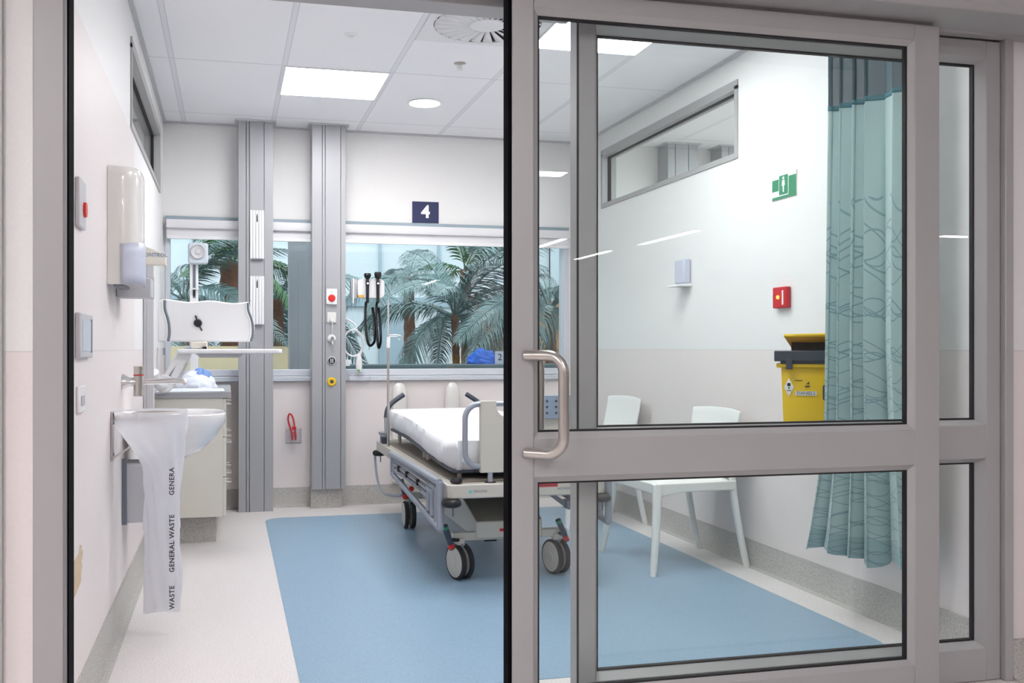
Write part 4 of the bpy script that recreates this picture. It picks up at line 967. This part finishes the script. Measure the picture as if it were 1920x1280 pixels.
# articulated arm
MB().tube([(XL + .05, 5.27, 1.0), (-.38, 5.33, .935), (-.345, 5.40, .925)], .028, 14, 1).build('lower_arm', 'white_plastic', wk)
m = MB(); m.prism([(-.395, .915), (-.345, .885), (-.30, .905), (-.20, 1.09), (-.205, 1.11), (-.275, 1.11), (-.345, .985), (-.375, .955)], 'y', 5.42, 5.47); m.build('upper_arm', 'white_plastic', wk, bev=.014, seg=3)
MB().prism([(-.335, .93), (-.29, 1.02), (-.285, 1.03), (-.305, 1.0), (-.345, .94)], 'y', 5.415, 5.42).build('arm_slot', 'grey_plastic', wk)
MB().prism([(-.265, .96), (-.25, .965), (-.215, 1.045), (-.225, 1.05)], 'y', 5.415, 5.42).build('arm_groove', 'pale_grey', wk)
MB().lathe([(.045, -.03), (.05, -.02), (.05, .02), (.045, .03), (0, .03)], (-.345, 5.42, .932), RX(PI / 2), 24).build('arm_joint', 'white_plastic', wk)
MB().tube([(-.385, 5.50, 1.13), (-.39, 5.5, 1.05), (-.38, 5.46, .96), (-.36, 5.44, .93)], .004, 8, 2).build('cable', 'pale_grey', wk)
box(-.362, -.350, 5.56, 5.57, 1.09, 1.13).build('cable_clip', 'panel_blue', wk)

# cabinet, worktop
cb_ = thing('base_cabinet', 'cream base cabinet with drawers along the left wall', 'cabinet', (-.22, 6.1, .14))
CY0, CY1, CXR = 5.56, 6.78, -.012
box(XL + .001, CXR - .018, CY0, CY1, .160, .842).build('carcass', 'cabinet', cb_, bev=.002)
for k in range(3):
    y0 = CY0 + .004 + k * .406
    for j, (z0, z1) in enumerate(((.165, .385), (.390, .615), (.620, .838))):
        d = box(CXR - .018, CXR, y0, y0 + .40, z0, z1).build('drawer', 'cabinet', cb_, bev=.002)
        MB().tube([(CXR - .002, y0 + .06, z1 - .035), (CXR + .026, y0 + .06, z1 - .035), (CXR + .026, y0 + .18, z1 - .035), (CXR - .002, y0 + .18, z1 - .035)], .005, 8).build('handle', 'steel', d)
box(XL + .001, -.07, CY0 + .09, CY1, .0, .16).build('plinth', 'skirting_vinyl', cb_)
tag(box(XL + .001, .016, CY0 - .01, YB - .001, .842, .873).build('worktop', 'worktop', origin=(-.21, 6.1, .842), bev=.003), 'grey laminate worktop on the cream cabinet', 'worktop')
# plastic wrapped linen on the worktop
def crumple(name, c, size, m_, label, cat, seed, parent=None, amp=.28):
    rnd = random.Random(seed); bm_ = MB()
    def f(u, v):
        th = 2 * PI * u; fi = PI * (v * .5)
        x, y, z = math.cos(th) * math.cos(fi), math.sin(th) * math.cos(fi), math.sin(fi)
        r = 1
        r += amp * (noise.noise(Vector((x * 1.7 + seed, y * 1.7, z * 1.7))) + .9 * abs(noise.noise(Vector((x * 3, y * 3 + seed, z * 3)))) + .2 * noise.noise(Vector((x * 7, y * 7, z * 7 + seed))))
        z2 = z * r
        return (c[0] + x * r * size[0], c[1] + y * r * size[1], c[2] + max(0, z2) * size[2])
    bm_.grid(f, 40, 16, closed=True)
    if parent is not None: return bm_.build(name, m_, parent, ang=45)
    return tag(bm_.build(name, m_, origin=c, ang=25), label, cat)
pk = thing('wrapped_linen_pack', 'crumpled white and blue plastic wrapped pack on the grey worktop', 'linen pack', (-.20, 6.25, .8735))
crumple('wrapping', (-.205, 6.25, .8735), (.115, .11, .10), 'paper_white', '', '', 4, pk, .22)
crumple('blue_lining', (-.165, 6.27, .874), (.075, .085, .125), 'blue_wrap', '', '', 9, pk, .15)
tag(MB().prism([(-.40, 5.62), (-.02, 5.66), (-.03, 6.05), (-.30, 6.12), (-.42, 6.0)], 'z', .8735, .877).build('folded_white_sheet', 'paper_white', origin=(-.2, 5.9, .8735)), 'thin white sheet lying flat on the grey worktop', 'sheet')
# exam lamp head standing behind the workstation
lp = thing('examination_lamp', 'grey square lamp head with round lens on a white pole behind the workstation', 'lamp', (-.21, 6.45, .8735))
MB().lathe([(0, 0), (.075, 0), (.075, .012), (.03, .02), (0, .02)], (-.215, 6.45, .8735), n=28).build('base', 'white_plastic', lp)
box(-.248, -.194, 6.43, 6.47, .885, 1.70).build('pole', 'white_plastic', lp, bev=.004)
box(-.228, -.210, 6.428, 6.43, 1.46, 1.68).build('pole_slot', 'grey_plastic', lp); box(-.226, -.213, 6.420, 6.43, 1.475, 1.51).build('pole_knob', 'black_plastic', lp); box(-.232, -.19, 6.42, 6.43, 1.515, 1.525).build('pole_clip', 'white_plastic', lp)
m = MB().prism(rrect(-.258, -.130, 1.682, 1.822, .02), 'y', 6.39, 6.45); hd = m.build('lamp_head', 'foil', lp, bev=.01)
MB().lathe([(.046, 0), (.050, .006), (.044, .012), (.038, .006), (.02, .003), (.016, .008), (0, .009)], (-.194, 6.39, 1.762), RX(PI / 2), 32).build('lens', 'pale_grey', hd)

# ------------------------------------------------------------------ atrium beyond the window
struct('floor_atrium', box(-6, 10, YB + .12, 18, -.08, 0), 'atrium_floor')
fa = thing('wall_atrium_facade', None, None, (2, 14, 0), kind='structure')
box(-6, 10, 14, 14.2, 0, 5.2).build('cladding', 'facade', fa)
m = MB()
for k in range(18): m.box(-5.9 + k * .9, -5.86 + k * .9, 13.95, 14, 0, 5.2)
for z in (1.75, 2.9, 4.0): m.box(-6, 10, 13.93, 14, z, z + .14)
m.build('mullion', 'facade_dark', fa)
for k in range(5): box(-3.2 + k * 1.8, -2.7 + k * 1.8, 13.96, 13.99, .2, 1.6).build('door_panel', 'facade_dark', fa)
struct('trim_4', box(.50, .70, 7.95, 8.2, 0, 3.2), 'column_grey')
p0 = at(900, 560, 11.2)
tw = box(p0.x, p0.x + 1.7, 11.2, 11.4, 0, 1.72); struct('wall_timber', tw, 'timber')
struct('wall_cream_bench', box(-1.6, .78, 8.6, 8.9, 0, 1.145), 'cream_wall')
tag(box(.98, 3.2, 8.1, 8.4, 0, .985).build('planter_trough', 'planter', origin=(2.0, 8.25, 0), bev=.01), 'long dark grey planter trough beyond the window', 'planter')
struct('wall_atrium_right', box(4.9, 5.0, 7.0, 14, 0, 5), 'facade')
struct('wall_atrium_left', box(-3.2, -3.1, 7.0, 14, 0, 5), 'facade')

def frond_mesh(name, L, drop, n, lw, ll, seed, m_):
    rnd = random.Random(seed); b = MB()
    def C(t):  # arching midrib
        return Vector((L * (t - .10 * t * t), 0, L * (.42 * t - drop * t * t)))
    rib = [C(k / 14) for k in range(15)]
    b.tube(rib, [.014, .004], 6)
    for k in range(n):
        t = .10 + .89 * k / (n - 1); p = C(t); T = (C(min(1, t + .02)) - C(t - .02)).normalized()
        ln = ll * (math.sin(PI * min(1, (t + .12) * .92)) ** .6) * rnd.uniform(.85, 1.1)
        for s_ in (-1, 1):
            side = Vector((0, s_, 0)); up = T.cross(Vector((0, 1, 0))) * -1
            d = (side * .85 + T * .62 + Vector((0, 0, .10 + rnd.uniform(-.1, .1)))).normalized()
            q0 = p; pts = [q0]
            dd = d.copy()
            for j in range(3):
                q0 = q0 + dd * ln / 3; dd = (dd + Vector((rnd.uniform(-.12, .12), 0, -.55 - rnd.uniform(0, .45)))).normalized(); pts.append(q0)
            wv = T * lw
            L_ = []; R_ = []
            for j, q in enumerate(pts):
                wj = (.55, 1, .75, .05)[j]
                L_.append(b.bm.verts.new(q - wv * wj)); R_.append(b.bm.verts.new(q + wv * wj + Vector((0, 0, -.004))))
            for j in range(3): b._face([L_[j], L_[j + 1], R_[j + 1], R_[j]])
    me = bpy.data.meshes.new(name); b.bm.to_mesh(me); b.bm.free(); me.materials.append(M[m_]); return me
FR = [frond_mesh('frond', 1.45, .82, 74, .008, .42, 1, 'leaf'), frond_mesh('frond', 1.2, .62, 64, .0075, .38, 2, 'leaf'), frond_mesh('frond', 1.6, 1.0, 84, .009, .48, 3, 'leaf'), frond_mesh('frond', 1.35, 1.15, 70, .009, .5, 6, 'leaf')]
FG = [frond_mesh('frond', 1.3, .7, 44, .014, .36, 4, 'leaf_green'), frond_mesh('frond', 1.1, .5, 38, .013, .32, 5, 'leaf_green')]
def palm(px, py, Y, nf, set_, sc, label, seed, tr=.05, azs=None, floor=0):
    rnd = random.Random(seed); c = at(px, py, Y)
    r = thing('palm_tree', label, 'palm', (c.x, Y, floor), 'palms in the atrium')
    m = MB(); pts = []; R = []
    nseg = 30
    for k in range(nseg + 1):
        t = k / nseg; z = floor + (c.z - floor) * t; pts.append((c.x + .02 * math.sin(t * 3), Y, z)); R.append(tr * (1.25 - .25 * t + (.10 if k % 2 else 0)))
    m.tube(pts, R, 12); m.build('trunk', 'bark', r)
    for k in range(nf):
        o = bpy.data.objects.new('frond', rnd.choice(set_)); COL.objects.link(o); o.parent = r
        o.location = (0, 0, c.z - floor - .02)
        az = (azs[k] if azs else 360 * k / nf + rnd.uniform(-24, 24)); s_ = sc * rnd.uniform(.7, 1.15)
        o.rotation_euler = (rnd.uniform(-.35, .35), rnd.uniform(-.95, .45), math.radians(az)); o.scale = (s_, s_, s_)
    return r
palm(852, 590, 9.4, 13, FR, 1.0, 'blue green palm drooping in the middle of the window', 11, .035)
palm(1030, 575, 8.9, 12, FR, 1.0, 'palm at the right end of the window, partly behind the door stile', 12, .05)
palm(765, 520, 10.8, 7, FR, .72, 'palm behind the drip pole, left of the middle palm', 13, .06)
palm(872, 505, 11.0, 6, FG, .75, 'greener palm rising behind the middle palm', 14, .06)
palm(438, 492, 9.6, 9, FG, .7, 'palm with a thick brown trunk beside the first grey column', 15, .13)
palm(345, 560, 9.3, 11, FR, .9, 'palm behind the workstation at the left end of the window', 16, .05)
palm(520, 560, 10.2, 10, FR, .9, 'palm seen between the two grey columns', 17, .05)
# things seen at the foot of the window, right
bgp = at(905, 690, 8.2)
crumple('blue_plastic_bag', (bgp.x, 8.22, .985), (.13, .09, .125), 'blue_cloth', 'crumpled bright blue bag on the planter edge beyond the window', 'bag', 21)
crumple('white_cloth_bundle', (bgp.x + .27, 8.24, .985), (.12, .07, .07), 'paper_white', 'white cloth bundle beside the blue bag beyond the window', 'cloth', 22)
ns = thing('small_number_card', 'small pale blue card with a dark 2 beside the blue bag', 'sign', (bgp.x + .14, 8.14, .985))
box(bgp.x + .095, bgp.x + .185, 8.125, 8.13, .985, 1.10).build('card', 'lilac', ns); MB().text('2', .085, (bgp.x + .14, 8.1235, 1.045), (1, 0, 0), (0, 0, 1), .0006).build('numeral', 'dark_ink', ns, flat=True)
